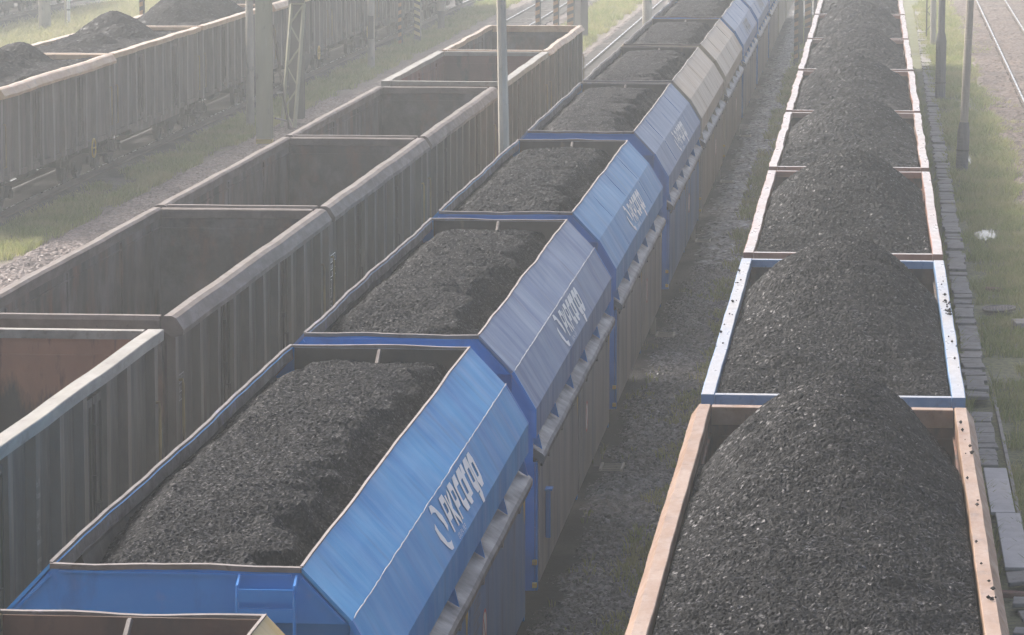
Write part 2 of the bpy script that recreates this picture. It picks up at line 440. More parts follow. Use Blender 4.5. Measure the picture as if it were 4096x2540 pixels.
M['brick'] = pmat('broken_brick', (0.22, 0.11, 0.07), (0.15, 0.09, 0.065), 8, (1, 1, 1), 0.9, None, (), 0.3, 40)
M['puddle'] = pmat('puddle_water', (0.03, 0.03, 0.027), None, 2, rough=0.03)


def stripe_mat(name, c1, c2, period, slant, dirt=0.4):
    """hazard paint: slanting bands of two colours up a post"""
    m = bpy.data.materials.new(name); m.use_nodes = True
    nt = m.node_tree; b = nt.nodes["Principled BSDF"]
    g = nt.nodes.new("ShaderNodeNewGeometry"); s = nt.nodes.new("ShaderNodeSeparateXYZ"); nt.links.new(g.outputs["Position"], s.inputs[0])
    k = nt.nodes.new("ShaderNodeMath"); k.operation = 'MULTIPLY_ADD'; k.inputs[1].default_value = -slant
    nt.links.new(s.outputs[0], k.inputs[0]); nt.links.new(s.outputs[2], k.inputs[2])
    d = nt.nodes.new("ShaderNodeMath"); d.operation = 'DIVIDE'; d.inputs[1].default_value = period; nt.links.new(k.outputs[0], d.inputs[0])
    f = nt.nodes.new("ShaderNodeMath"); f.operation = 'FRACT'; nt.links.new(d.outputs[0], f.inputs[0])
    t = nt.nodes.new("ShaderNodeMath"); t.operation = 'GREATER_THAN'; t.inputs[1].default_value = 0.52; nt.links.new(f.outputs[0], t.inputs[0])
    col = mix(nt, t.outputs[0], c1, c2)
    col = mix(nt, ramp(nt, noise(nt, mapped(nt, (1, 1, 1)), 6), [(0.45, 0.0), (0.7, float(dirt))]), col, (0.12, 0.08, 0.05))
    nt.links.new(col, b.inputs["Base Color"]); b.inputs["Roughness"].default_value = 0.6
    return m


M['stripe_yellow'] = stripe_mat('hazard_yellow_black', (0.60, 0.50, 0.22), (0.06, 0.06, 0.06), 0.30, -0.45, 0.15)
M['stripe_rust'] = stripe_mat('hazard_rusty_orange', (0.40, 0.20, 0.07), (0.06, 0.055, 0.05), 0.32, 0.4, 0.4)


# ------------------------------------------------------------------ ground, ballast, grass
def ground_mat():
    m = bpy.data.materials.new('yard_ground'); m.use_nodes = True
    nt = m.node_tree; b = nt.nodes["Principled BSDF"]
    g = nt.nodes.new("ShaderNodeNewGeometry"); s = nt.nodes.new("ShaderNodeSeparateXYZ"); nt.links.new(g.outputs["Position"], s.inputs[0])
    wob = noise(nt, mapped(nt, (1, .5, 1)), 0.9, 6, 0.65)
    k = nt.nodes.new("ShaderNodeMath"); k.operation = 'MULTIPLY_ADD'; k.inputs[1].default_value = 2.0
    nt.links.new(wob, k.inputs[0]); nt.links.new(s.outputs[0], k.inputs[2])
    mr = nt.nodes.new("ShaderNodeMapRange"); mr.inputs[1].default_value = -50.0 + 1.0; mr.inputs[2].default_value = 20.0 + 1.0
    nt.links.new(k.outputs[0], mr.inputs[0])
    P = lambda x: (x + 50.0) / 70.0
    dark = (0.038, 0.034, 0.030); soil = (0.19, 0.168, 0.105); green = (0.19, 0.20, 0.085); ball = (0.20, 0.155, 0.125); brown = (0.20, 0.145, 0.105)
    st = [(-46, dark), (-40.5, dark), (-39, green), (-26.5, soil), (-25.2, dark), (-20.8, dark), (-20.2, soil), (-19.6, green), (-19.2, ball), (-15.0, ball), (-14.2, soil), (-12.4, soil),
          (-11.9, ball), (-8.5, ball), (-8.0, dark), (-3.3, dark), (-2.9, soil), (-2.2, dark), (1.0, dark), (1.4, green), (3.6, green), (4.1, brown), (8.4, brown), (10, soil)]
    col = ramp(nt, mr.outputs[0], [(max(0, min(1, P(x))), c) for x, c in st])
    fine = noise(nt, mapped(nt, (1, 1, 1)), 9, 8, 0.75)
    col = mix(nt, ramp(nt, fine, [(0.40, 0.0), (0.62, 0.7)]), col, (0.03, 0.027, 0.024))
    patch = noise(nt, mapped(nt, (1, .7, 1)), 0.6, 6, 0.6)
    col = mix(nt, ramp(nt, patch, [(0.52, 0.0), (0.66, 0.5)]), col, (0.13, 0.105, 0.075))
    nt.links.new(col, b.inputs["Base Color"])
    nt.links.new(ramp(nt, patch, [(0.4, 0.95), (0.7, 0.6)]), b.inputs["Roughness"])
    bn = nt.nodes.new("ShaderNodeBump"); bn.inputs["Strength"].default_value = 0.8; bn.inputs["Distance"].default_value = 0.05
    nt.links.new(fine, bn.inputs["Height"]); nt.links.new(bn.outputs[0], b.inputs["Normal"])
    return m


def stone_mat(name, cols, scale, rlo=0.5, rhi=0.9):
    m = bpy.data.materials.new(name); m.use_nodes = True
    nt = m.node_tree; b = nt.nodes["Principled BSDF"]
    v = nt.nodes.new("ShaderNodeTexVoronoi"); v.inputs["Scale"].default_value = scale
    nt.links.new(mapped(nt, (1, 1, 1)), v.inputs["Vector"])
    sep = nt.nodes.new("ShaderNodeSeparateColor"); nt.links.new(v.outputs["Color"], sep.inputs[0])
    col = ramp(nt, sep.outputs[0], [(i / (len(cols) - 1), c) for i, c in enumerate(cols)])
    big = noise(nt, mapped(nt, (1, .6, 1)), 0.5, 5, 0.6)
    col = mix(nt, ramp(nt, big, [(0.42, 0.0), (0.66, 0.65)]), col, tuple(x * 0.45 for x in cols[1]))
    nt.links.new(col, b.inputs["Base Color"])
    nt.links.new(ramp(nt, sep.outputs[1], [(0, rlo), (1, rhi)]), b.inputs["Roughness"])
    return m


M['ground'] = ground_mat()
M['ballast'] = stone_mat('ballast_pinkish', [(0.10, 0.075, 0.062), (0.16, 0.12, 0.10), (0.23, 0.18, 0.15), (0.13, 0.105, 0.095)], 14)
M['ballast_brown'] = stone_mat('ballast_brown', [(0.08, 0.052, 0.034), (0.14, 0.092, 0.062), (0.19, 0.13, 0.09), (0.105, 0.075, 0.053)], 12)
M['stones_dark'] = stone_mat('wet_dark_stones', [(0.06, 0.057, 0.053), (0.13, 0.122, 0.112), (0.28, 0.265, 0.25), (0.09, 0.085, 0.078)], 14, 0.25, 0.7)


def grass_mat(name, dark, mid, dry):
    m = bpy.data.materials.new(name); m.use_nodes = True
    nt = m.node_tree; b = nt.nodes["Principled BSDF"]
    g = nt.nodes.new("ShaderNodeNewGeometry")
    col = ramp(nt, g.outputs["Random Per Island"], [(0.0, dark), (0.55, mid), (0.85, mid), (1.0, dry)])
    col = mix(nt, ramp(nt, noise(nt, mapped(nt, (1, .7, 1)), 0.7, 4), [(0.42, 0.0), (0.62, 0.75)]), col, dry)
    nt.links.new(col, b.inputs["Base Color"])
    b.inputs["Roughness"].default_value = 0.6
    tr = nt.nodes.new("ShaderNodeBsdfTranslucent"); nt.links.new(col, tr.inputs["Color"])
    ms = nt.nodes.new("ShaderNodeMixShader"); ms.inputs[0].default_value = 0.5
    nt.links.new(b.outputs[0], ms.inputs[1]); nt.links.new(tr.outputs[0], ms.inputs[2])
    nt.links.new(ms.outputs[0], nt.nodes["Material Output"].inputs["Surface"])
    return m


M['grass'] = grass_mat('grass_green', (0.15, 0.19, 0.045), (0.27, 0.31, 0.09), (0.40, 0.36, 0.155))
M['grass_dry'] = grass_mat('grass_yellowed', (0.24, 0.26, 0.10), (0.38, 0.38, 0.17), (0.48, 0.43, 0.23))

ground_me = grid_mesh('ground', -240, 240, -50, 850, 4.0, lambda X, Y: -0.24 + 0.05 * (fbm(X * .3, Y * .3, 3) - 0.5), 0.2)
props(link('ground', ground_me, M['ground']), kind='structure')


def bed(name, x0, x1, y0, y1, step, lump, base, amp, mat, seed, crown=0.1, stepy=None):
    def h(X, Y):
        u = np.clip(np.minimum(X - x0, x1 - X) / (0.45), 0, 1)
        u = u * u * (3 - 2 * u)
        e = fbm(X * .8, Y * .8, seed + 9) - 0.5
        return base + (u - 1) * crown + 0.10 * e + amp * lumps(X, Y, lump, seed)
    return props(link(name, grid_mesh(name, x0, x1, y0, y1, step, h, 0.3, seed, stepy=stepy), mat), kind='structure')


bed('ballast_bed', -19.2, -14.3, 74, 132, 0.045, 0.085, -0.13, 0.035, M['ballast'], 5, 0.2)
bed('ballast_bed', -18.6, -14.3, 132, 230, 0.11, 0.20, -0.13, 0.05, M['ballast'], 6, 0.2)
bed('ballast_bed', -12.2, -8.4, 112, 230, 0.11, 0.20, -0.13, 0.05, M['ballast'], 7, 0.2)
bed('ballast_bed', 3.75, 8.8, 84, 130, 0.06, 0.10, -0.12, 0.035, M['ballast_brown'], 8, 0.14)
bed('ballast_bed', 3.75, 9.4, 130, 240, 0.09, 0.13, -0.12, 0.03, M['ballast_brown'], 9, 0.14)
bed('ballast_bed', 3.75, 8.8, 25, 84, 0.12, 0.16, -0.12, 0.035, M['ballast_brown'], 12, 0.14)
bed('ballast_bed', -19.2, -14.3, 25, 74, 0.12, 0.16, -0.13, 0.035, M['ballast'], 13, 0.2)
bed('gravel_path', -4.1, -1.7, 43, 84, 0.028, 0.07, -0.21, 0.045, M['stones_dark'], 10, 0.06)
bed('gravel_path', -4.1, -1.7, 84, 200, 0.09, 0.16, -0.21, 0.05, M['stones_dark'], 11, 0.06)


PUDDLES = [(2.78, 90.2, .26, 1.3), (2.80, 110.5, .20, 1.8)]


def blades(name, zones, mat, seed, label=None):
    """tufts of grass: zones (x0,x1,y0,y1,tufts per m2,height,spread,mask)"""
    rg = np.random.default_rng(seed); V = []; T = []
    n0 = 0
    for (x0, x1, y0, y1, dens, hgt, wid, thr) in zones:
        n = int((x1 - x0) * (y1 - y0) * dens)
        x = x0 + (x1 - x0) * rg.random(n); y = y0 + (y1 - y0) * rg.random(n)
        ed = np.minimum(x - x0, x1 - x)
        msk = fbm(x * .9, y * .55, seed + 3) + 0.12 * np.clip(ed / 0.5, 0, 1) > thr
        for (qx, qy, ra, rb) in PUDDLES: msk &= ((x - qx) / (ra * 1.0)) ** 2 + ((y - qy) / (rb * 1.0)) ** 2 > 1
        x, y = x[msk], y[msk]; n = len(x)
        hs = (0.5 + 1.1 * fbm(x * 1.3, y * 1.3, seed + 7)) * hgt
        for b_ in range(5):
            t = rg.random(n) * 2 * math.pi; bx = x + np.cos(t) * 0.035; by = y + np.sin(t) * 0.035
            h = hs * (0.55 + 0.75 * rg.random(n)); lean = h * (0.5 + 0.8 * rg.random(n))
            t2 = t + (rg.random(n) - .5)
            tx = bx + np.cos(t2) * lean; ty = by + np.sin(t2) * lean
            p = rg.random(n) * math.pi; wx = np.cos(p) * wid / 2; wy = np.sin(p) * wid / 2
            zb = np.full(n, -0.27)
            mx = bx * .6 + tx * .4; my = by * .6 + ty * .4
            v = np.stack([np.stack([bx - wx, by - wy, zb], -1), np.stack([bx + wx, by + wy, zb], -1), np.stack([mx + wx * .8, my + wy * .8, -0.2 + h * .62], -1),
                          np.stack([tx, ty, -0.2 + h], -1), np.stack([mx - wx * .8, my - wy * .8, -0.2 + h * .62], -1)], 1)
            V.append(v.reshape(-1, 3)); k = np.arange(n)[:, None] * 5 + n0
            T.append(np.concatenate([k, k + 1, k + 2, k + 4], 1)); T.append(np.concatenate([k + 4, k + 2, k + 3, k + 3], 1))
            n0 += n * 5
    V = np.concatenate(V); q = np.concatenate(T)
    me = bpy.data.meshes.new(name)
    tri = q[:, 2] != q[:, 3]
    me_ = fast_mesh(name, V, np.concatenate([np.stack([q[:, 0], q[:, 1], q[:, 2]], 1), np.stack([q[tri][:, 0], q[tri][:, 2], q[tri][:, 3]], 1)]))
    bpy.data.meshes.remove(me)
    return props(link(name, me_, mat), label, 'grass', None, 'stuff')


blades('grass', [(-20.75, -19.0, 76, 130, 65, 0.15, .016, .47), (-20.7, -18.8, 130, 215, 36, 0.20, .022, .44), (-14.4, -12.1, 128, 215, 26, 0.22, .024, .45)], M['grass'], 21, 'short green grass strip beside the loaded brown wagons')
blades('grass', [(1.15, 1.75, 44, 150, 60, 0.16, .013, .42), (2.15, 3.9, 48, 100, 75, 0.14, .013, .49), (2.2, 4.2, 100, 205, 42, 0.22, .02, .45), (4.0, 5.1, 92, 190, 10, 0.15, .02, .58)], M['grass'], 22, 'green grass and weeds along the concrete slab path')
blades('grass', [(-3.2, -1.9, 44, 84, 80, 0.11, .013, .49), (-3.2, -1.9, 84, 190, 55, 0.16, .02, .43), (-4.2, -3.0, 44, 84, 8, 0.07, .012, .62)], M['grass'], 23, 'patchy grass on the dark gravel between two coal trains')
blades('grass', [(-40.5, -25.5, 128, 235, 12, 0.30, .035, .36)], M['grass_dry'], 24, 'pale yellowed grass beyond the far loaded wagons')


# ------------------------------------------------------------------ rails
def rail_part(parent, x, y0, y1, dx=0.0):
    b = MB()
    foot = [(-.07, -.17), (.07, -.17), (.07, -.155), (.012, -.13), (.012, -.045), (.035, -.03), (.036, -.001), (-.036, -.001), (-.035, -.03), (-.012, -.045), (-.012, -.13), (-.07, -.155)]
    ys = np.linspace(y0, y1, 12)
    b.sweep([[(x + px + dx * (y - y0), y, pz) for px, pz in foot] for y in ys])
    r = b.build('rail', M['rail'], parent)
    t = MB(); t.sweep([[(x - .03 + dx * (y - y0), y, 0.0), (x + .03 + dx * (y - y0), y, 0.0), (x + .026 + dx * (y - y0), y, .004), (x - .026 + dx * (y - y0), y, .004)] for y in ys])
    t.build('running_band', M['railtop'], r)
    return r


def track(xc, y0, y1, dx=0.0, sl=None, clips=None):
    t = empty('railway_track', (0, 0, 0), kind='structure')
    for s in (-.752, .752): rail_part(t, xc + s, y0, y1, dx)
    if sl:
        me = None; y = sl[0]; k = 0
        while y < sl[1] and k < 99:
            if me is None:
                me = MB().box(-1.3, 1.3, -.125, .125, -.2, -.11).mesh('sleeper')
            o = link('sleeper', me, M['sleeper'], t, 0.012)
            o.location = (xc + rnd.uniform(-.03, .03) + dx * (y - y0), y, rnd.uniform(-.006, .006) + .03)
            o.rotation_euler = (0, 0, rnd.uniform(-.012, .012))
            y += sl[2]; k += 1
    if clips:
        b = MB(); y = clips[0]
        while y < clips[1]:
            for s in (-.752, .752):
                for d in (-.085, .085):
                    x = xc + s + d + dx * (y - y0); b.box(x - .03, x + .03, y - .06, y + .06, -.16, -.085)
            y += 0.62
        o = b.build('rail_clips', M['rail'], t); o["kind"] = 'stuff'
    return t


track(-10.3, 20, 240, 0.0, (138, 200, .63))
track(-16.6, 25, 240, 0.0, (150, 212, .63), (150, 210))
track(-22.0, 30, 240)
track(-5.25, 20, 240)
track(-0.38, 20, 240)
track(5.52, 25, 240, 0.0044, None, (100, 200))
track(-42.9, 120, 260)


# ------------------------------------------------------------------ writing helpers
def text_polys(body, size):
    key = ('txt', body)
    if key not in CACHE:
        cu = bpy.data.curves.new('tmp', 'FONT'); cu.body = body; cu.size = 1.0; cu.resolution_u = 2
        ob = bpy.data.objects.new('tmp', cu); COL.objects.link(ob)
        dg = bpy.context.evaluated_depsgraph_get(); ev = ob.evaluated_get(dg); me = ev.to_mesh()
        CACHE[key] = ([tuple(v.co) for v in me.vertices], [tuple(p.vertices) for p in me.polygons])
        ev.to_mesh_clear(); bpy.data.objects.remove(ob); bpy.data.curves.remove(cu)
    v, f = CACHE[key]
    return [(x * size, y * size) for x, y, z in v], f


class Decal:
    """flat lettering laid on a plane: P(u, v, lift) gives the 3-D point"""

    def __init__(s, P):
        s.P = P; s.b = MB(); s.k = 0

    def text(s, body, u, v, size, sx=1.0, slant=0.0):
        vs, fs = text_polys(body, size)
        s.b.add([s.P(u + x * sx + slant * y, v + y, .004) for x, y in vs], fs)

    def ribbon(s, pts, t, closed=False):
        s.k += 1; n = len(pts); L = []; Rr = []
        for i, p in enumerate(pts):
            a = pts[i - 1] if (i > 0 or closed) else p
            c = pts[(i + 1) % n] if (i < n - 1 or closed) else p
            d1 = Vector((p[0] - a[0], p[1] - a[1])); d2 = Vector((c[0] - p[0], c[1] - p[1]))
            if d1.length < 1e-9: d1 = d2
            if d2.length < 1e-9: d2 = d1
            d1.normalize(); d2.normalize()
            m = (d1 + d2)
            if m.length < 1e-6: m = d1.copy()
            m.normalize(); nn = Vector((-m.y, m.x)); k = 1 / max(0.5, nn.dot(Vector((-d1.y, d1.x))))
            L.append((p[0] + nn.x * t / 2 * k, p[1] + nn.y * t / 2 * k)); Rr.append((p[0] - nn.x * t / 2 * k, p[1] - nn.y * t / 2 * k))
        lift = .004 + .0006 * (s.k % 7)
        vs = [s.P(*q, lift) for q in L] + [s.P(*q, lift) for q in Rr]
        fs = [(i, (i + 1) % n, n + (i + 1) % n, n + i) for i in range(n if closed else n - 1)]
        s.b.add(vs, fs)

    def poly(s, pts, lift=.004):
        s.b.add([s.P(u, v, lift) for u, v in pts], [tuple(range(len(pts)))])

    def build(s, name, mat, parent): return s.b.build(name, mat, parent)


GLYPH = {'P': [[(0, 0), (0, 1), (.75, 1), (.9, .85), (.9, .6), (.75, .45), (.06, .45)]],
         'K': [[(0, 0), (0, 1)], [(.85, 1), (.12, .5), (.95, 0)]],
         'c': [[(.95, 1), (.2, 1), (0, .8), (0, .2), (.2, 0), (.95, 0)]],
         'a': [[(.95, 0), (.95, 1), (.2, 1), (0, .8), (0, .2), (.2, 0), (.80, 0)]],
         'r': [[(0, 0), (0, .8), (.2, 1), (.7, 1)]],
         'g': [[(.9, 0.02), (.2, 0.02), (0, .2), (0, .8), (.2, 1), (.95, 1), (.95, -.25), (.75, -.45), (.3, -.45)]],
         'o': [[(.2, 0), (.75, 0), (.95, .2), (.95, .8), (.75, 1), (.2, 1), (0, .8), (0, .2)]]}


def company_logo(P, u0, parent, mat, v0=0.105):
    """emblem, large slanting lettering and the small line under it"""
    sl = 0.50
    Q = lambda u, v, l: P(u0 + u + sl * (v - v0), v, l)
    d = Decal(Q)
    hook = [(0.0, .80), (.10, 1.0), (.38, .97), (.62, .80), (.92, .52), (1.0, .22), (.80, .12), (.72, .34), (.50, .60), (.44, .74), (.20, .80)]
    ew, eh, ev = .62, .34, .06
    d.poly([(x * ew * .82 + .10, ev + .07 + y * eh) for x, y in hook])
    d.poly([((1 - x) * ew * .82 - .06, ev - .03 + (1 - y) * eh) for x, y in hook], .005)
    x = .80
    for ch in 'PKP':
        w_ = .24
        for st in GLYPH[ch]: d.ribbon([(x + px * w_, v0 + .0 + py * .29) for px, py in st], .07)
        x += .325
    x += .05
    for ch in 'cargo':
        w_ = .25 if ch != 'r' else .22
        for st in GLYPH[ch]: d.ribbon([(x + px * w_, v0 + .045 + py * .235) for px, py in st], .095, ch == 'o')
        x += .345 if ch != 'r' else .27
    d.build('company_lettering', mat, parent)
    d = Decal(Q)
    d.text('G R U P A   P K P', .86, v0 - .085, .075, 1.05)
    d.build('company_lettering', mat, parent)


# ------------------------------------------------------------------ wheels and bogies
def wheel_mb():
    return MB().lathe([(0.02, -.02), (.10, -.03), (.12, .02), (.36, .03), (.40, -.005), (.46, 0), (.46, .10), (.49, .11), (.49, .135), (.40, .135), (.36, .10), (.12, .11), (.02, .11)], 20, (0, .46), 'x', -.068)


def bogie(parent, y, detail):
    g = cached('bogie', lambda: (lambda b: [b.sweep([[(s * x, yy, z) for yy, z in ((-1.25, .62), (-1.25, .5), (-.95, .36), (-.45, .40), (-.25, .25), (.25, .25), (.45, .40), (.95, .36), (1.25, .5), (1.25, .62), (.5, .70), (-.5, .70))] for x in (.93, 1.03)]) for s in (-1, 1)] and b)(MB()).box(-.95, .95, -.18, .18, .42, .78).box(-.95, .95, -1.22, -1.12, .45, .6).box(-.95, .95, 1.12, 1.22, .45, .6)
               .lathe([(.12, -1.12), (.12, -1.04)], 10, (-.9, .46), 'x').lathe([(.12, 1.04), (.12, 1.12)], 10, (-.9, .46), 'x').lathe([(.12, 1.04), (.12, 1.12)], 10, (.9, .46), 'x'), 'bogie', M['dark'], parent)
    g.location = (0, y, 0)
    for yy in (-.9, .9):
        for s in (-1, 1):
            if not detail and s < 0: continue
            wv = cached('wheel', wheel_mb, 'wheel', M['steel'], g)
            wv.location = (s * .752, yy, 0)
            if s < 0: wv.rotation_euler = (0, 0, math.pi)
    return g


def buffers(parent, L, mat, zb=1.06):
    for y, d in ((0.0, -1), (L, 1)):
        for s in (-1, 1):
            b = cached(('buf', d), lambda: MB().lathe([(.10, .25 * -d), (.12, .12 * d), (.09, .13 * d), (.09, .36 * d), (.19, .37 * d), (.21, .40 * d), (.15, .43 * d)], 14, (0, 0), 'y'), 'buffer', mat, parent)
            b.location = (s * .875, y, zb)


def wob(seed, amp, L, f=1.0):
    r = random.Random(seed); ph = [(r.uniform(0, 6.28), r.uniform(.5, 1.6) * f * k, amp / (k ** .7)) for k in (1, 2.3, 4.1)]
    def fn(y):
        env = min(1, y / .6, (L - y) / .6); env = max(0, env)
        return sum(a * math.sin(p + w_ * y) for p, w_, a in ph) * env
    return fn


# ------------------------------------------------------------------ open wagons
RT = 3.25


def gondola(X, Y0, L, rim, rim_m, wall_m, in_m, label, group, detail=True, seed=0, dent=0.03, fishbelly=False, half=1.5, handrail=True, marks=None, name='open_wagon', post_m=None):
    t = empty(name, (X, Y0, 0), label, 'wagon', group)
    hw = half; pi = hw - .13        # outer side of ribs / plate
    o1, o2 = wob(seed, dent, L), wob(seed + 5, dent, L)
    z1, z2 = wob(seed + 9, dent * .35, L), wob(seed + 13, dent * .35, L)
    # floor
    cached(('floor', L, hw), lambda: MB().box(-pi + .02, pi - .02, .06, L - .06, 1.12, 1.24), 'floor', M['in_dark'] if in_m != M['in_rust'] else in_m, t)
    # side walls with their posts
    n = max(8, int(round(L / 1.3)))
    ribs = [(i + .5) * L / n for i in range(n)]
    ribs[0] = .16; ribs[-1] = L - .16
    doors = [ribs[2] + (ribs[3] - ribs[2]) * .5, ribs[-4] + (ribs[-3] - ribs[-4]) * .5]
    ys = np.linspace(0, L, 33)
    for s, ow in ((1, o1), (-1, o2)):
        b = MB()
        for (xa, xb) in ((pi - .03, pi),):
            b.sweep([[(s * (xa + ow(y) * s * 1.0), y, 3.14), (s * (xb + ow(y) * s), y, 3.14), (s * (xb + ow(y) * .3 * s), y, 2.2), (s * xb, y, 1.12), (s * xa, y, 1.12), (s * (xa + ow(y) * .3 * s), y, 2.2)] for y in ys])
        posts = []
        for r in ribs:
            d = ow(r)
            q = MB() if detail else b
            q.sweep([[(s * (pi + .001 + dd * d), r - .15, z), (s * (pi + .11 + dd * d), r - .12, z), (s * (pi + .11 + dd * d), r + .10, z), (s * (pi + .001 + dd * d), r + .15, z)] for z, dd in ((1.02, 0), (2.1, .3), (3.10, 1))])
            if detail: posts.append(q)
        if fishbelly:
            b.sweep([[(s * x, y, z) for y, z in ((2.6, 1.10), (3.0, .82), (L - 3.0, .82), (L - 2.6, 1.10))] for x in (pi - .02, pi + .03)])
        b.box(s * (pi - .05), s * (pi + .05), .05, L - .05, .98, 1.11)
        wall = b.build('side_wall', wall_m, t)
        for q in posts: q.build('side_post', post_m or wall_m, wall)
        if detail:
            for dy in doors:
                dr = cached(('door', hw, s), lambda: MB().box(s * (pi + .002), s * (pi + .03), -.56, -.02, 1.2, 2.98).box(s * (pi + .002), s * (pi + .03), .02, .56, 1.2, 2.98)
                            .box(s * (pi + .03), s * (pi + .055), -.56, -.47, 1.2, 2.98).box(s * (pi + .03), s * (pi + .055), -.11, -.02, 1.2, 2.98).box(s * (pi + .03), s * (pi + .055), .02, .11, 1.2, 2.98).box(s * (pi + .03), s * (pi + .055), .47, .56, 1.2, 2.98)
                            .box(s * (pi + .03), s * (pi + .055), -.47, -.11, 2.88, 2.98).box(s * (pi + .03), s * (pi + .055), .11, .47, 2.88, 2.98).box(s * (pi + .03), s * (pi + .055), -.47, -.11, 1.2, 1.32).box(s * (pi + .03), s * (pi + .055), .11, .47, 1.2, 1.32), 'side_door', wall_m, t)
                dr.location = (0, dy, 0)
                lt = cached(('bar', hw, s), lambda: MB().tube([(s * (pi + .075), 0.0, 1.25), (s * (pi + .075), 0.0, 2.9)], .018, 6).tube([(s * (pi + .075), 0.0, 1.75), (s * (pi + .12), .03, 1.75), (s * (pi + .12), .13, 1.75), (s * (pi + .12), .13, 1.42)], .014, 6).box(s * (pi + .056), s * (pi + .10), -.05, .05, 2.0, 2.07).box(s * (pi + .056), s * (pi + .10), -.05, .05, 2.6, 2.67), 'door_bar', wall_m, dr)
    # end walls
    for y, d in ((0, 1), (L, -1)):
        b = MB()
        b.box(-pi + .031, pi - .031, y, y + d * .04, 1.12, 3.14) if d > 0 else b.box(-pi + .031, pi - .031, y - .04, y, 1.12, 3.14)
        for xr in (-pi + .1, -.5, .5, pi - .1):
            ya, yb = (y - .09, y - .001) if d > 0 else (y + .001, y + .09)
            b.box(xr - .06, xr + .06, ya, yb, 1.0, 3.10)
        ya, yb = (y - .07, y - .002) if d > 0 else (y + .002, y + .07)
        b.box(-pi + .17, -.57, ya, yb, 2.0, 2.12); b.box(-.43, .43, ya, yb, 2.0, 2.12); b.box(.57, pi - .17, ya, yb, 2.0, 2.12)
        yc, yd = (y + .041, y + .058) if d > 0 else (y - .058, y - .041)
        b.box(-pi + .08, pi - .08, yc, yd, 2.90, 2.93)
        b.build('end_wall', in_m, t)
    # inside lining of the sides (the same plate seen from the hold)
    for s, ow in ((1, o1), (-1, o2)):
        b = MB()
        b.sweep([[(s * (pi - .034 + ow(y) * s), y, 3.13), (s * (pi - .046 + ow(y) * s), y, 3.13), (s * (pi - .046 + ow(y) * s * .3), y, 2.2), (s * (pi - .046), y, 1.245), (s * (pi - .034), y, 1.245), (s * (pi - .034 + ow(y) * s * .3), y, 2.2)] for y in np.linspace(.05, L - .05, 25)])
        b.sweep([[(s * (pi - .047 + .8 * ow(y) * s), y, 2.93), (s * (pi - .066 + .8 * ow(y) * s), y, 2.93), (s * (pi - .066 + .8 * ow(y) * s), y, 2.955), (s * (pi - .047 + .8 * ow(y) * s), y, 2.955)] for y in np.linspace(.06, L - .06, 25)])
        for r in ribs[1:-1:3]:
            b.sweep([[(s * (pi - .047 + dd * ow(r) * s), r - .06, z), (s * (pi - .07 + dd * ow(r) * s), r - .045, z), (s * (pi - .07 + dd * ow(r) * s), r + .045, z), (s * (pi - .047 + dd * ow(r) * s), r + .06, z)] for z, dd in ((1.25, 0), (2.1, .3), (3.05, 1))])
        b.build('lining', in_m, t)
    # top rails
    if rim == 'box':
        pr = [(pi - .06, RT - .12), (pi + .085, RT - .12), (pi + .09, RT - .008), (pi + .08, RT), (pi - .052, RT), (pi - .06, RT - .01)]
        pe = [(-.055, RT - .115), (-.06, RT - .006), (-.05, RT - .002), (.045, RT - .002), (.055, RT - .008), (.055, RT - .115)]
    elif rim == 'wide':
        pr = [(pi - .04, RT - .14), (pi + .165, RT - .14), (pi + .17, RT - .01), (pi + .16, RT), (pi - .032, RT), (pi - .04, RT - .01)]
        pe = [(-.055, RT - .115), (-.06, RT - .006), (-.05, RT - .002), (.075, RT - .002), (.085, RT - .008), (.085, RT - .115)]
    elif rim == 'slope':
        pr = [(pi - .05, RT - .13), (pi + .15, RT - .15), (pi + .16, RT - .12), (pi + .075, RT), (pi - .042, RT), (pi - .05, RT - .01)]
        pe = [(-.11, RT - .20), (-.115, RT - .006), (-.10, RT - .002), (.05, RT - .002), (.06, RT - .008), (.06, RT - .20)]
    else:  # round-backed heavy rail
        pr = [(pi - .05, RT - .17), (pi + .10, RT - .28), (pi + .235, RT - .25), (pi + .245, RT - .18), (pi + .15, RT - .03), (pi + .09, RT), (pi - .01, RT), (pi - .05, RT - .03)]
        pe = [(-.10, RT - .20), (-.12, RT - .06), (-.085, RT - .003), (.03, RT - .002), (.06, RT - .02), (.07, RT - .15)]
    yl = np.linspace(-.11, L + .11, 60)
    if rim in ('box', 'wide'): yl = np.linspace(-.07, L + .07, 60)
    for s, ow, zw in ((1, o1, z1), (-1, o2, z2)):
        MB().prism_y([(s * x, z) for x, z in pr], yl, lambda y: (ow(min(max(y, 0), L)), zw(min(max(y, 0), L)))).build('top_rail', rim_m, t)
    xe = np.linspace(-pi + .065, pi - .065, 14)
    for y, d in ((0, 1), (L, -1)):
        ez = wob(seed + 30 + d, dent * .25, 2.6, 1.5)
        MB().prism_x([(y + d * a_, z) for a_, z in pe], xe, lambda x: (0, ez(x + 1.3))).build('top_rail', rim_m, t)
    # running gear
    cached(('under', L), lambda: MB().box(-.25, .25, .1, L - .1, .72, 1.115).box(-1.3, 1.3, .02, .16, .9, 1.115).box(-1.3, 1.3, L - .16, L - .02, .9, 1.115).box(-1.2, 1.2, L / 2 - .1, L / 2 + .1, .85, 1.115).lathe([(.02, -.5), (.2, -.48), (.2, .48), (.02, .5)], 12, (.75, .75), 'y', L * .45), 'underframe', M['dark'], t)
    for y in (2.0, L - 2.0): bogie(t, y, detail)
    buffers(t, L, M['dark'])
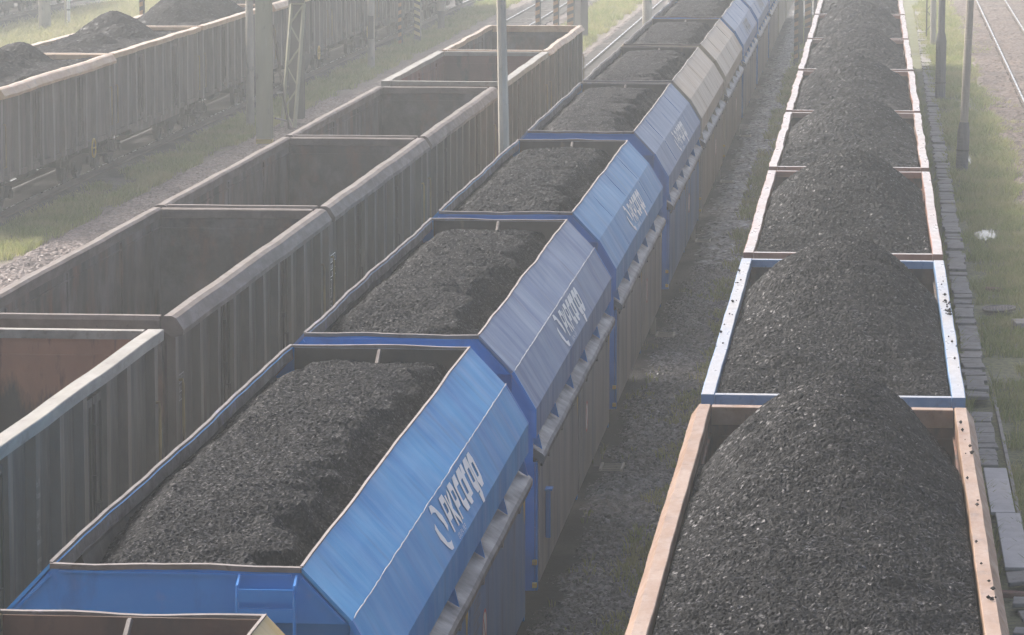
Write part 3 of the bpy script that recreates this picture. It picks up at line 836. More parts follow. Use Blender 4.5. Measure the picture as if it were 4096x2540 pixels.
    if handrail:
        for y in (.30, L - .30):
            cached(('hand', hw), lambda: MB().tube([(pi + .02, 0, 2.35), (pi + .15, 0, 2.37), (pi + .16, 0, 2.3), (pi + .16, 0, 1.35), (pi + .02, 0, 1.3)], .02, 6), 'handrail', M['yellow_worn'], t).location = (0, y if y < 1 else y + .08, 0)
            cached(('step', hw), lambda: MB().box(pi - .2, pi + .08, -.2, .2, .55, .58).tube([(pi + .05, -.18, .58), (pi + .05, -.18, 1.0)], .015, 6).tube([(pi + .05, .18, .58), (pi + .05, .18, 1.0)], .015, 6), 'step', M['dark'], t).location = (0, y, 0)
    if marks:
        marks(t, lambda u, v, l: (pi + l, u, v), L)
    return t


def load_table(P0, u0, v0, parent, mat, ku=1.0, kv=1.0):
    """load limits, volume, length and tare marks stencilled on a wagon side"""
    P = lambda a_, b_, l: P0(u0 + a_ * ku, v0 + b_ * kv, l)
    d = Decal(P); w_ = .62
    for dz in (0, -.14, -.28, -.42): d.ribbon([(-.08 if dz < -.1 else 0, dz), (w_, dz)], .016)
    for i in range(5): d.ribbon([(i * w_ / 4, -.009), (i * w_ / 4, -.131)], .013)
    for i, c in enumerate(('A', 'B1', 'B2', 'C')): d.text(c, (i + .18) * w_ / 4, -.12, .11, .8)
    d.text('S', -.07, -.26, .11, .8)
    for i, c in enumerate(('42,5', '48,0', '58,5', '66,5')): d.text(c, .015 + i * w_ / 4, -.26, .10, .66)
    d.text('120', -.06, -.40, .11, .8); d.text('00,0', .3, -.40, .11, .8)
    d.build('load_table', mat, parent)
    d = Decal(P); vv = -.48
    d.ribbon([(0, vv - .17), (.10, vv), (.30, vv), (.25, vv - .17)], .014, True)
    d.ribbon([(0, vv - .19), (0, vv - .34), (.22, vv - .34), (.29, vv - .19)], .014)
    d.text('71m³', .03, vv - .31, .10, .75)
    d.text('+ 14,04 m +', 0, vv - .46, .08, .75)
    h = vv - .60
    d.ribbon([(0, h), (.06, h + .09), (.24, h + .09), (.30, h), (.24, h - .09), (.06, h - .09)], .014, True)
    d.text('35m', .06, h - .03, .09, .75)
    d.build('volume_lettering', mat, parent)


def marks_near(t, P, L):
    load_table(P, .42, 2.34, t, M['white_worn'], 1.25, .8)


def marks_clear(t, P, L):
    load_table(P, .75, 2.30, t, M['white'], 1.3, .85)
    Q = lambda u, v, l: P(u, v, l + .112)
    d = Decal(Q); d.text('REC', 1.90, 1.85, .09, .7); d.text('G-P', 1.90, 1.70, .09, .7); d.build('inspection_lettering', M['white_worn'], t)


def marks_notes(t, P, L):
    n = max(8, int(round(L / 1.3))); u = 4.5 * L / n - .11
    d = Decal(lambda a_, b_, l: P(a_, b_, l + .112))
    v = 2.66
    for s_, gap in (('wg. Sb 2011', .16), ('dup. 15N', .13), ('Warszawa', .20), ('1549-21-', .15), ('1549-22', .15), ('napraw. 31', .20), ('wyprawcia', .17), ('dpca 572', .2)):
        d.text(s_, u, v, .11, .42); v -= gap
    d.ribbon([(u + .02, v), (u + .18, v), (u + .18, v - .3), (u + .02, v - .3)], .012, True)
    d.build('repair_lettering', M['lettering_buff'], t)


# ------------------------------------------------------------------ coal loads
def heap(me, mat, X, Y0, label, group):
    o = link('coal_heap', me, mat); o.location = (X, Y0, 0)
    return props(o, label, 'coal heap', group)


def sstep(a_, b_, x):
    t = np.clip((x - a_) / (b_ - a_), 0, 1); return t * t * (3 - 2 * t)


def coal_d(L, step, lump, amp, seed, pk=(.30, .66), top=1.06, half=1.5):
    hx = half - .195
    r = random.Random(seed)
    def h(X, Y):
        q = np.abs(X + .12 * (fbm(X * .7, Y * .7, seed) - .5) * 2) / hx
        t = Y / L
        pk = .75 + .03 * math.sin(seed * 2.1)
        ridge = np.where(t < pk, -.05 + (top + .05) * sstep(-.12, pk, t), top - .32 * sstep(pk - .02, 1.12, t))
        ridge = ridge - .10 * np.exp(-((t - .42 - .06 * math.sin(seed)) / .09) ** 2) * (seed % 3 > 0)
        edge = -.06 - .05 * sstep(.3, .6, t) - .55 * sstep(.72, 1.0, t)
        c = 1 - q ** 1.9
        c = np.clip(c, 0, 1)
        z = RT + edge + (ridge - edge) * c
        z = z + .016 * np.sin((Y - .5 * q * q + .5 * fbm(X * .8, Y * .8, seed + 8)) * 6.6) * np.clip((1 - q) * 4, 0, 1)
        z = z + .10 * (fbm(X * 1.7, Y * 1.7, seed + 4) - .5) * 2 * np.clip((1 - q) * 3, .15, 1)
        return z + amp * lumps(X, Y, lump, seed)
    return grid_mesh('coal_heap', -hx, hx, .07, L - .07, step, h, .3, seed, .45)


def coal_c(L, step, lump, amp, seed):
    hx = .965
    def h(X, Y):
        n1 = fbm(np.zeros_like(Y) + .5, Y * 1.1, seed + 2); n2 = vnoise(X * .9, Y * 3.1, seed + 6)
        xr = .50 + .55 * (n1 - .5) + .34 * (n2 - .5)                      # ragged edge of the levelled top
        fall = sstep(0, .12, X - xr) * .10 + .24 * sstep(0, .5, X - xr)
        left = .15 * sstep(-.60, -1.0, X) + .10 * (fbm(X, Y, seed) - .5)
        nearf = .26 * sstep(L * .22 + 1.2 * (vnoise(X * 1.4, Y * .6, seed + 8) - .5), L * .02, Y)
        farf = .16 * sstep(L * .86, L, Y)
        z = 3.93 - fall - np.maximum(left, 0) - nearf - farf - .06 * (X / .95) ** 2
        z = z - .12 * sstep(-1.0, .9, X) * 0
        z = z + .06 * (fbm(X * 2.2, Y * 2.2, seed + 3) - .5) * 2
        q = vnoise(X * 1.6, Y * 4.5, seed + 20)
        z = z - .06 * sstep(.55, .75, q) * sstep(-.1, .3, X - xr + .35)
        return z + amp * lumps(X, Y, lump, seed)
    return grid_mesh('coal_heap', -hx, hx, .06, L - .06, step, h, .3, seed, .5)


def coal_a(L, step, lump, amp, seed, cones, half):
    hx = half - .20
    def h(X, Y):
        z = 3.22 - .45 * sstep(L - 1.6, L, Y) - .3 * sstep(1.0, 0, Y) + .25 * (fbm(X * .6, Y * .6, seed) - .5)
        for (cx, cy, ct) in cones:
            d = np.hypot(X - cx, Y - cy)
            z = np.maximum(z, ct - .68 * (np.sqrt(d * d + .12) - .3))
        z = np.minimum(z, RT - .02 + (hx - np.abs(X)) * .9)
        z = z + .07 * (fbm(X * 1.5, Y * 1.5, seed + 4) - .5) * 2
        return z + amp * lumps(X, Y, lump, seed)
    return grid_mesh('coal_heap', -hx, hx, .07, L - .07, step, h, .3, seed, .45)


# ------------------------------------------------------------------ hopper wagons
HP = [(.98, 3.92), (1.36, 3.52), (1.61, 3.10), (1.61, 2.78)]


def hopper(X, Y0, L, hood_m, end_m, door_m, label, seed=0, logo=None, seam=False, inside=None, ladder=False, extras=0, dent=.03):
    inside = inside or M['hop_in']
    t = empty('hopper_wagon', (X, Y0, 0), label, 'hopper wagon', 'hopper wagons with sloping hoods in one train')
    ys = np.linspace(0, L, 41)
    for s in (1, -1):
        ow, zw = wob(seed + s, dent * (1 if s > 0 else 1.5), L), wob(seed + 4 + s, dent * .6, L)
        rr = random.Random(seed + s)
        ph = rr.uniform(0, 6)
        b = MB(); secs = []
        for y in ys:
            env = max(0, min(1, y / .4, (L - y) / .4))
            b1 = .012 * math.sin(1.9 * y + ph) * env; b2 = .010 * math.sin(2.7 * y + ph * 2) * env
            b1 *= .35; b2 *= .35
            p = [(HP[0][0] + ow(y) * s, HP[0][1] + zw(y)), (1.17 + ow(y) * s * .5 + b1, 3.72 + b1 + zw(y) * .4), (HP[1][0] + b2 * .4, HP[1][1] + b2 * .4), (1.485 + b2, 3.31 + b2 * .6), HP[2], HP[3]]
            inn = [(x - .035, z - .02) for x, z in p]; inn[-1] = (p[-1][0] - .035, p[-1][1])
            secs.append([(s * x, y, z) for x, z in p + inn[::-1]])
        hd = b.sweep(secs).build('side_hood', hood_m, t)
        if s > 0:
            # joints between the hood sheets: raised lap strips
            for k in range(1, 4) if not seam else ():
                jb = MB()
                y = L * k / 4 + rr.uniform(-.1, .1)
                for (pa, pb) in ((HP[0], HP[1]), (HP[1], HP[2])):
                    nx_, nz_ = (pb[1] - pa[1]), -(pb[0] - pa[0]); ln = math.hypot(nx_, nz_); nx_, nz_ = -nx_ / ln, -nz_ / ln
                    f_ = .05
                    a0 = (pa[0] + (pb[0] - pa[0]) * f_, pa[1] + (pb[1] - pa[1]) * f_); b0 = (pb[0] + (pa[0] - pb[0]) * f_, pb[1] + (pa[1] - pb[1]) * f_)
                    jb.sweep([[(q[0] + nx_ * (-.01 + o_), y + yy, q[1] + nz_ * (-.01 + o_)) for (o_, yy) in ((0, 0), (.0135, 0), (.0135, .02), (0, .02))] for q in (a0, b0)])
                jb.build('sheet_joint', end_m, hd)
            if seam:
                sb = MB(); pts = [(HP[1][0] + .012 + .004 * rr.uniform(-1, 1), y, HP[1][1] + .012 + .004 * rr.uniform(-1, 1)) for y in np.linspace(.05, L - .05, 90)]
                sb.tube(pts, [.0042 * rr.uniform(.6, 1.6) for _ in pts], 5).build('weld_seam', M['weld'], hd)
        # rim plate inside the top edge
        rb = MB(); rb.sweep([[(s * (.985 + ow(y) * s), y, 3.935 + zw(y)), (s * (.958 + ow(y) * s), y, 3.93 + zw(y)), (s * (.945 + ow(y) * s), y, 3.775 + zw(y)), (s * (.96 + ow(y) * s), y, 3.775 + zw(y))] for y in np.linspace(.02, L - .02, 60)])
        rb.build('top_rim', M['hop_rim'], t)
        # inside slope sheet
        MB().sweep([[(s * .965, y, 3.80), (s * 1.28, y, 3.45), (s * 1.26, y, 3.43), (s * .60, y, 2.4), (s * .58, y, 2.4), (s * .962, y, 3.74)] for y in (1.15, L - 1.15)]).sweep([[(s * .965, y, 3.80), (s * 1.28, y, 3.45), (s * 1.27, y, 3.435), (s * .955, y, 3.785)] for y in (.1, L - .1)]).build('slope_sheet', inside, t)
        for ya, yb in ((.30, 1.149), (L - 1.149, L - .30)):
            MB().sweep([[(s * 1.255, y, 3.43), (s * 1.235, y, 3.43), (s * .93, y, 3.0), (s * .95, y, 3.0)] for y in (ya, yb)]).build('slope_sheet', inside, t)
        # ledge and its gussets
        lb = MB().prism_y([(s * 1.36, 2.745), (s * 1.66, 2.565), (s * 1.685, 2.53), (s * 1.68, 2.47), (s * 1.63, 2.47), (s * 1.36, 2.70)], np.linspace(.28, L - .28, 20), lambda y: (0, .008 * math.sin(y * 2.3 + ph)))
        lg = lb.build('ledge', M['ledge'], t)
        n = 6
        for k in range(n):
            y = .42 + k * (L - .84) / (n - 1)
            gs = cached(('gus', s), lambda: MB().sweep([[(s * 1.40, yy, 2.735), (s * 1.645, yy, 2.59), (s * 1.585, yy, 2.84), (s * 1.40, yy, 2.84)] for yy in (-.012, .012)]), 'gusset', end_m, lg)
            gs.location = (0, y, 0)
        # discharge doors
        for (ya, yb) in ((.42, L / 2 - .10), (L / 2 + .10, L - .42)):
            db = MB().box(s * 1.575, s * 1.615, ya, yb, 1.08, 2.455)
            ny = 4
            dd = db.build('discharge_door', door_m, t, .006)
            hb = MB().tube([(s * 1.63, ya + .05, 2.40), (s * 1.63, yb - .05, 2.40)], .016, 6)
            for k in range(3):
                y = ya + (yb - ya) * (k + .5) / 3
                hb.box(s * 1.616, s * 1.65, y - .05, y + .05, 2.36, 2.44)
            hb.build('hinge_bar', M['ledge'], dd)
            if s > 0 and extras:
                d = Decal(lambda u, v, l: (1.615 + l, u, v))
                u = yb - .30
                d.poly([(u, 2.36), (u + .26, 2.36), (u + .13, 2.08)]); d.build('warning_triangle', M['yellow'], dd)
        MB().box(s * 1.50, s * 1.60, L / 2 - .085, L / 2 + .085, 1.0, 2.46).build('side_post', end_m, t)
        MB().box(s * 1.575, s * 1.60, .30, .41, 1.0, 2.46).build('side_post', end_m, t)
        MB().box(s * 1.575, s * 1.60, L - .41, L - .30, 1.0, 2.46).build('side_post', end_m, t)
    # ends
    for y, d in ((0, 1), (L, -1)):
        b = MB()
        ply = [(-.94, 3.90), (.94, 3.90), (.98, 3.88), (1.345, 3.49), (-1.345, 3.49), (-.98, 3.88)]
        b.sweep([[(x, y + d * yy, z) for x, z in ply] for yy in (.0, .05)])
        # flange along the sloping edges and the top
        b.sweep([[(x, y - d * yy, z) for x, z in ((-.90, 3.855), (.90, 3.855), (.90, 3.875), (-.90, 3.875))] for yy in (.001, .025)])
        for s in (1, -1):
            b.sweep([[(s * x, y - d * yy, z) for x, z in ((.965, 3.83), (1.29, 3.50), (1.31, 3.51), (.985, 3.85))] for yy in (.001, .03)])
        ew = b.build('end_wall', end_m, t)
        MB().sweep([[(x, y + d * .02, 3.488), (x, y + d * .07, 3.488), (x, y + d * 1.15, 2.10), (x, y + d * 1.10, 2.10)] for x in (-1.33, 1.33)]).build('slope_sheet', end_m, t)
        MB().sweep([[(x, y + d * .052, 3.90), (x, y + d * .075, 3.90), (x, y + d * .09, 3.48), (x, y + d * 1.2, 2.12), (x, y + d * 1.17, 2.12), (x, y + d * .072, 3.47)] for x in (-.93, .93)]).build('slope_sheet', inside, t)
        rw = wob(seed + 50 + d, .01, 2, 2)
        MB().prism_x([(y - d * .012, 3.885), (y - d * .012, 3.925), (y + d * .045, 3.925), (y + d * .045, 3.885)], np.linspace(-.975, .975, 12), lambda x: (0, rw(x + 1))).build('top_rim', M['hop_rim'], t)
        for s in (1, -1):   # thickness of the hood seen at the wagon end
            MB().sweep([[(s * x, y + d * yy, z) for x, z in ((1.335, 3.50), (1.365, 3.525), (1.615, 3.10), (1.615, 2.78), (1.56, 2.78), (1.56, 3.09))] for yy in (-.012, .03)]).build('hood_flange', end_m, t)
        for s in (1, -1): MB().sweep([[(s * x, y + d * yy, z) for x, z in ((1.335, 2.48), (1.572, 2.48), (1.572, 3.10), (1.335, 3.50))] for yy in (.05, .07)]).build('infill_plate', end_m, t)
        MB().box(-1.57, 1.57, y + d * .30 - .02, y + d * .30 + .02, 1.0, 2.46).build('end_frame', end_m, t)
        MB().tube([(0, y + d * .08, 3.88), (0, y + d * .50, 3.66)], .025, 6).build('brace_rod', M['hop_rim'], t)
        if d > 0 and extras:
            MB().box(1.34, 1.46, .255, .278, 1.78, 1.90).build('reflector', M['orange'], ew)
            MB().box(1.55, 1.60, .2, .27, 1.31, 1.36).build('valve_handle', M['yellow'], ew)
            MB().box(1.55, 1.60, .2, .27, 1.05, 1.1).build('valve_handle', M['yellow'], ew)
            MB().lathe([(.02, -.22), (.15, -.2), (.15, .2), (.02, .22)], 14, (.20, 1.42), 'x', 1.22).build('air_tank', end_m, t)
    MB().box(-1.30, 1.30, .9, L - .9, 1.15, 2.70).build('hopper_body', M['dark'], t)
    cached(('hunder', L), lambda: MB().box(-.25, .25, .1, L - .1, .72, 1.145).box(-1.45, 1.45, .02, .2, .88, .995).box(-1.45, 1.45, L - .2, L - .02, .88, .995), 'underframe', M['dark'], t)
    for y in (1.9, L - 1.9): bogie(t, y, False)
    buffers(t, L, end_m)
    if ladder:
        b = MB()
        for x in (.50, .94):
            b.tube([(x, -.02, 3.86), (x, -.13, 3.80), (x, -.15, 3.72), (x, -.15, 1.2)], .014, 6)
        for z in (3.73, 3.58, 3.3, 3.0, 2.7):
            b.box(.51, .93, -.158, -.142, z - .05, z + .05)
        b.build('ladder', end_m, t)
    if logo:
        pa, pb = HP[1], HP[2]
        ax = Vector((pa[0] - pb[0], 0, pa[1] - pb[1])); ln = ax.length; ax.normalize(); nn = Vector((ax.z, 0, -ax.x))
        P = lambda u, v, l: tuple(Vector((pb[0], u, pb[1])) + ax * v + nn * (l + .004))
        company_logo(P, logo[0], t, logo[1])
    if extras:
        P = lambda u, v, l: (1.615 + l, u, v)
        b1 = Decal(P); n = 24
        cy, cz = L / 2 + 1.35, 1.85
        for k in range(1):
            b1.poly([(cy + .20 * math.cos(2 * math.pi * i / n), cz + .20 * math.sin(2 * math.pi * i / n)) for i in range(n)], .003)
        b1.build('round_sign', M['white'], t)
        b2 = Decal(P); b2.ribbon([(cy + .19 * math.cos(2 * math.pi * i / n), cz + .19 * math.sin(2 * math.pi * i / n)) for i in range(n)], .03, True)
        b2.ribbon([(cy - .13, cz + .13), (cy + .13, cz - .13)], .03); b2.build('round_sign', M['red'], t)
        d = Decal(P); u = L / 2 + .25
        load_table(P, u + .12, 2.30, t, M['white_worn'], .9, .7)
        d.text('1', L - 1.1, 1.95, .16, .7); d.text('0', L - 1.1, 1.6, .16, .7)
        d.build('number_lettering', M['white_worn'], t)
        if extras > 1:
            MB().box(1.63, 1.68, 1.1, 1.13, 1.45, 2.0).box(1.617, 1.70, 1.06, 1.26, 2.0, 2.02).box(1.617, 1.65, 1.16, 1.19, 1.45, 2.0).build('hand_bracket', end_m, t)
        sb = MB()
        for x in (1.66, 1.95): sb.box(x - .015, x + .015, L - 2.9, L - 2.35, .80, .83)
        for k in range(5): sb.box(1.676, 1.934, L - 2.9 + k * .134, L - 2.9 + k * .134 + .012, .805, .82)
        sb.box(1.55, 1.644, L - 2.64, L - 2.6, .82, 1.1)
        sb.build('foot_step', M['conc'], t)
    return t


# ================================================================== TRAIN D: coal heaped open wagons, right
GD = 'coal wagons of the right hand train'
HD = 'coal heaps of the right hand train'
D = [  # near end, length, rim, rim mat, in mat, label, heap label
    (28.0, 13.1, 'slope', 'rim_peach', 'in_rust', 'open wagon with peach painted sloping rim, nearest of the coal train on the right', 'coarse coal heap inside the nearest peach rimmed wagon'),
    (42.0, 13.1, 'box', 'rim_blue', 'in_dark', 'open wagon with blue rim heaped with coal, behind the peach rimmed one', 'coarse coal heap inside the blue rimmed wagon'),
    (56.0, 13.1, 'box', 'rim_rust', 'in_rust', 'rust rimmed coal wagon directly behind the blue rimmed one', 'coal heap in the rust rimmed wagon right behind the blue rimmed one'),
    (70.0, 13.0, 'box', 'rim_pink', 'in_dark', 'pale rimmed coal wagon with bulging sides, fourth in the right train', 'coal heap in the bulging pale rimmed wagon, fourth in the right train'),
    (83.7, 13.0, 'box', 'rim_rust', 'in_dark', 'coal wagon with red brown end rail, fifth in the right train', 'coal heap of the fifth wagon in the right train'),
    (97.6, 13.0, 'box', 'rim_pink', 'in_dark', 'hazy coal wagon with strongly wavy rims, sixth in the right train', 'coal heap of the sixth wagon in the right train, between wavy rims'),
    (111.4, 13.0, 'box', 'rim_rust', 'in_dark', 'hazy coal wagon with thin red brown end rail, seventh in the right train', 'coal heap of the seventh wagon in the right train'),
    (125.2, 13.0, 'box', 'rim_pink', 'in_dark', 'hazy coal wagon second from the top edge in the right train', 'hazy coal heap of the eighth wagon in the right train'),
    (139.0, 13.0, 'box', 'rim_rust', 'in_dark', 'farthest coal wagon of the right train, cut by the top edge', 'farthest coal heap of the right train at the top edge'),
]
for i, (y, L, rim, rm, im, lab, hl) in enumerate(D):
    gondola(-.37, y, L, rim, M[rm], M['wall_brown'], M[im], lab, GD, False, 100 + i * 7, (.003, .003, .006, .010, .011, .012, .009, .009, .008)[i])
    st = (.016, .019, .025, .038, .045, .055, .07, .09, .09)[i]
    lu = (.035, .039, .048, .065, .078, .09, .11, .14, .14)[i]
    heap(coal_d(L, st, lu, lu * (.5 if i < 3 else .36), 31 + i, top=(.60, .63, .60, .57, .60, .55, .58, .58, .58)[i]), M['coal'] if i < 4 else M['coal_far'], -.37, y, hl, HD)

# coal crumbs spilled on the rims of the nearest wagons
rg = np.random.default_rng(5)
b = MB()
for (xr, ya, yb, n, zt) in ((1.035, 48.9, 50.4, 22, RT), (1.035, 43, 54, 14, RT), (1.02, 29.5, 40.5, 14, RT), (-1.77, 43, 54, 14, RT), (1.03, 30.8, 31.0, 8, RT)):
    for k in range(n):
        x = xr + rg.uniform(-.045, .045); y = rg.uniform(ya, yb); s_ = rg.uniform(.008, .026)
        v = [(x + s_ * rg.uniform(.6, 1.2) * dx_, y + s_ * rg.uniform(.6, 1.2) * dy_, zt + .006 + s_ * (.7 + dz_ * rg.uniform(.6, 1.0))) for dx_, dy_, dz_ in ((-1, 0, 0), (1, 0, 0), (0, -1, 0), (0, 1, 0), (0, 0, -1), (0, 0, 1))]
        b.add(v, [(0, 2, 5), (2, 1, 5), (1, 3, 5), (3, 0, 5), (2, 0, 4), (1, 2, 4), (3, 1, 4), (0, 3, 4)])
props(b.build('coal_crumbs', M['coal']), 'small coal crumbs spilled on the wagon rims', 'coal', None, 'stuff')

# ================================================================== TRAIN C: hoppers
C = [  # near, L, hood, end, door, label, heap label, kwargs
    (14.42, 12.2, 'hood_yellow', 'end_beige', 'door_beige', 'yellow hopper wagon with brown inside, only its far end in the lower left corner', 'coal heap low in the yellow hopper wagon', dict(inside=M['hop_in_brown'])),
    (28.35, 12.3, 'hood_blue', 'end_blue', 'door_blue', 'bright blue hopper wagon with white weld seam, ladder on its end, nearest whole one', 'fine coal heap in the bright blue hopper wagon', dict(logo=(4.62, M['white']), seam=True, ladder=True, extras=1)),
    (41.6, 12.3, 'hood_slate', 'end_blue', 'door_grey', 'slate blue streaked hopper wagon with white weld seam, behind the bright blue one', 'fine coal heap in the slate blue streaked hopper wagon', dict(logo=(4.62, M['white']), seam=True, extras=2)),
    (54.9, 12.5, 'hood_mid', 'end_dull', 'door_grey', 'pale blue hopper wagon without white seam, third blue one', 'fine coal heap in the third blue hopper wagon', dict(logo=(4.7, M['white']), extras=1)),
    (69.3, 12.8, 'hood_grey', 'end_dull', 'door_blue', 'grey blue hopper wagon just in front of the two beige ones', 'fine coal heap in the grey blue hopper before the beige ones', dict(logo=(4.8, M['white']), extras=1)),
    (82.9, 12.3, 'hood_beige', 'end_beige', 'door_beige', 'beige hopper wagon with white streaks, nearer of the two beige ones', 'darker lumpy coal heap in the nearer beige hopper', dict(extras=1)),
    (96.5, 12.2, 'hood_beige', 'end_beige', 'door_beige', 'plain beige hopper wagon, farther of the two beige ones', 'coal heap in the farther beige hopper', dict(extras=1)),
    (109.9, 12.6, 'hood_pale', 'end_dull', 'door_grey', 'pale streaked blue hopper wagon right behind the beige ones', 'hazy coal heap in the pale streaked hopper behind the beige ones', dict(logo=(4.8, M['white_worn']))),
    (124.0, 12.4, 'hood_pale', 'end_dull', 'door_grey', 'hazy pale blue hopper wagon with faint logo, second behind the beige ones', 'hazy coal heap cut by the top edge, second hopper behind the beige ones', dict(logo=(4.8, M['white_worn']))),
    (137.7, 12.4, 'hood_pale', 'end_dull', 'door_grey', 'hazy blue hopper wagon at the top edge, third behind the beige ones', None, {}),
    (151.4, 12.4, 'hood_beige', 'end_beige', 'door_beige', 'hazy beige sided hopper wagon, fourth behind the two beige ones', None, {}),
    (165.1, 12.4, 'hood_grey', 'end_beige', 'door_beige', 'hazy grey hopper wagon, fifth behind the two beige ones', None, {}),
    (178.8, 12.4, 'hood_grey', 'end_beige', 'door_beige', 'faintest hopper wagon at the far end of its train', None, {}),
]
for i, (y, L, hm, em, dm, lab, hl, kw) in enumerate(C):
    hopper(-5.25, y, L, M[hm], M[em], M[dm], lab, 300 + i * 11, dent=(.003, .006, .008, .008, .008, .009, .01, .01, .01, .01, .01, .01, .01)[i], **kw)
    if hl:
        st = (.08, .017, .020, .026, .030, .035, .04, .05, .06)[i]
        lu = (.12, .033, .036, .042, .048, .055, .065, .08, .09)[i]
        heap(coal_c(L, st, lu, lu * (.45 if i < 4 else .25), 61 + i), M['coal_fine'], -5.25, y - (0 if i else 0), hl, 'coal heaps in the hopper train') if i else None

# ================================================================== TRAIN B: empty open wagons
GB = 'empty open wagons in one train'
B = [
    (33.9, 12.75, 'wide', 'rim_white', 'wall_grey', 'in_orange', 'empty grey wagon with cream rim and orange inside, nearest at the left edge', .005, marks_notes),
    (48.1, 13.4, 'round', 'rim_brown', 'wall_brown', 'in_dark', 'empty brown wagon with heavy rounded rim and faint load table, second from the front', .005, marks_near),
    (62.1, 13.4, 'round', 'rim_brown', 'wall_brown', 'in_dark', 'empty brown wagon with clear white load table and yellow handrail, beside the lattice mast', .006, marks_clear),
    (76.1, 14.0, 'round', 'rim_brown', 'wall_brown', 'in_dark', 'empty brown wagon fourth in its train, left of the slender concrete pole foot', .007, None),
    (92.1, 11.8, 'wide', 'rim_white', 'wall_maroon', 'in_red', 'empty wagon with white rim and red brown inside, crossed by the slender concrete pole', .008, None),
    (104.7, 12.5, 'slope', 'rim_orange', 'wall_grey', 'in_dark', 'empty wagon with pale orange rim, last and farthest of its train', .014, None),
]
for i, (y, L, rim, rm, wm, im, lab, dent, mk) in enumerate(B):
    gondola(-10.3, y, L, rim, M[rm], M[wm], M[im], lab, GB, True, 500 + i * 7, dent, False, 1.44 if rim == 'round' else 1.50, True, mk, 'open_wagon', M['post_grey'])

# ================================================================== TRAIN A: loaded wagons, far left
GA = 'loaded wagons of the hazy left train'
A = [
    (88.6, 'round', 'rim_ochre', 'wall_tan', 'hazy brown wagon with ochre rim and double doors, nearest of the left loaded train', [(-.3, 10.1, 3.75), (-.4, 8.2, 3.72), (-.4, 6.0, 3.8), (.2, 4.0, 3.65), (.3, 2.5, 3.6)], 'big hazy coal heap at the left edge in the nearest ochre rimmed wagon'),
    (102.2, 'wide', 'rim_ochre', 'wall_tan', 'hazy brown ribbed wagon with flat ochre rim, second in the left loaded train', [(-.1, 3.2, 3.45), (.0, 5.2, 3.55), (-.3, 9.2, 3.98), (.2, 7.6, 3.7)], 'hazy coal heap of three cones in the second ochre rimmed wagon'),
    (116.1, 'wide', 'rim_ochre', 'wall_brown', 'hazy ochre rimmed wagon partly behind the lattice mast, third in the left train', [(0, 3.4, 3.8), (-.2, 6.0, 4.2), (.1, 9.0, 4.0)], 'hazy coal heap in the third left wagon, reaching the top edge'),
    (130.0, 'round', 'rim_ochre', 'wall_grey', 'hazy grey ribbed wagon just right of the lattice mast', [(0, 3.5, 4.2), (0, 8, 4.3)], 'hidden coal heap in the wagon right of the lattice mast'),
    (143.9, 'box', 'rim_brown', 'wall_grey', 'hazy grey wagon behind the concrete pole right of the mast', None, None),
    (157.8, 'box', 'rim_brown', 'wall_grey', 'very hazy grey wagon behind the striped posts', None, None),
    (171.7, 'box', 'rim_brown', 'wall_brown', 'very hazy wagon behind the thick concrete pole at the top edge', None, None),
    (185.6, 'box', 'rim_brown', 'wall_grey', 'faintest wagon at the far end of the left loaded train', None, None),
]
for i, (y, rim, rm, wm, lab, cones, hl) in enumerate(A):
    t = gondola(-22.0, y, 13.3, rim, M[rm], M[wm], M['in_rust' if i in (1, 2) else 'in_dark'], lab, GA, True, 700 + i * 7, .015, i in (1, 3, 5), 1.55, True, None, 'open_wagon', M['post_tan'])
    if i < 5:
        for yy in ((10.4,) if i != 1 else ()):
            bw = MB(); n = 16
            bw.tube([(1.62, yy + .24 * math.cos(2 * math.pi * k / n), .95 + .24 * math.sin(2 * math.pi * k / n)) for k in range(n + 1)], .025, 6)
            bw.box(1.605, 1.635, yy - .23, yy + .23, .935, .965)
            bw.build('brake_wheel', M['yellow'], t)
    if cones and i < 3:
        heap(coal_a(13.3, .05, .075, .02, 80 + i, cones, 1.55), M['coal_far'], -22.0, y, hl, 'coal heaps of the hazy left train')

# ================================================================== far left train at the picture corner
for i, (y, wm, lab) in enumerate(((158.0, 'wall_tan', 'faint brown wagon in the top left corner, behind the concrete pole'),
                                   (172.2, 'wall_teal', 'faint greenish wagon in the top left corner, behind the white marker post'),
                                   (186.2, 'wall_brown', 'faintest brown wagon of the train in the top left corner'))):
    gondola(-42.9, y, 13.0, 'box', M['rim_brown'], M[wm], M['in_dark'], lab, 'distant wagons in the top left corner', True, 900 + i, .01, i == 1, 1.55)


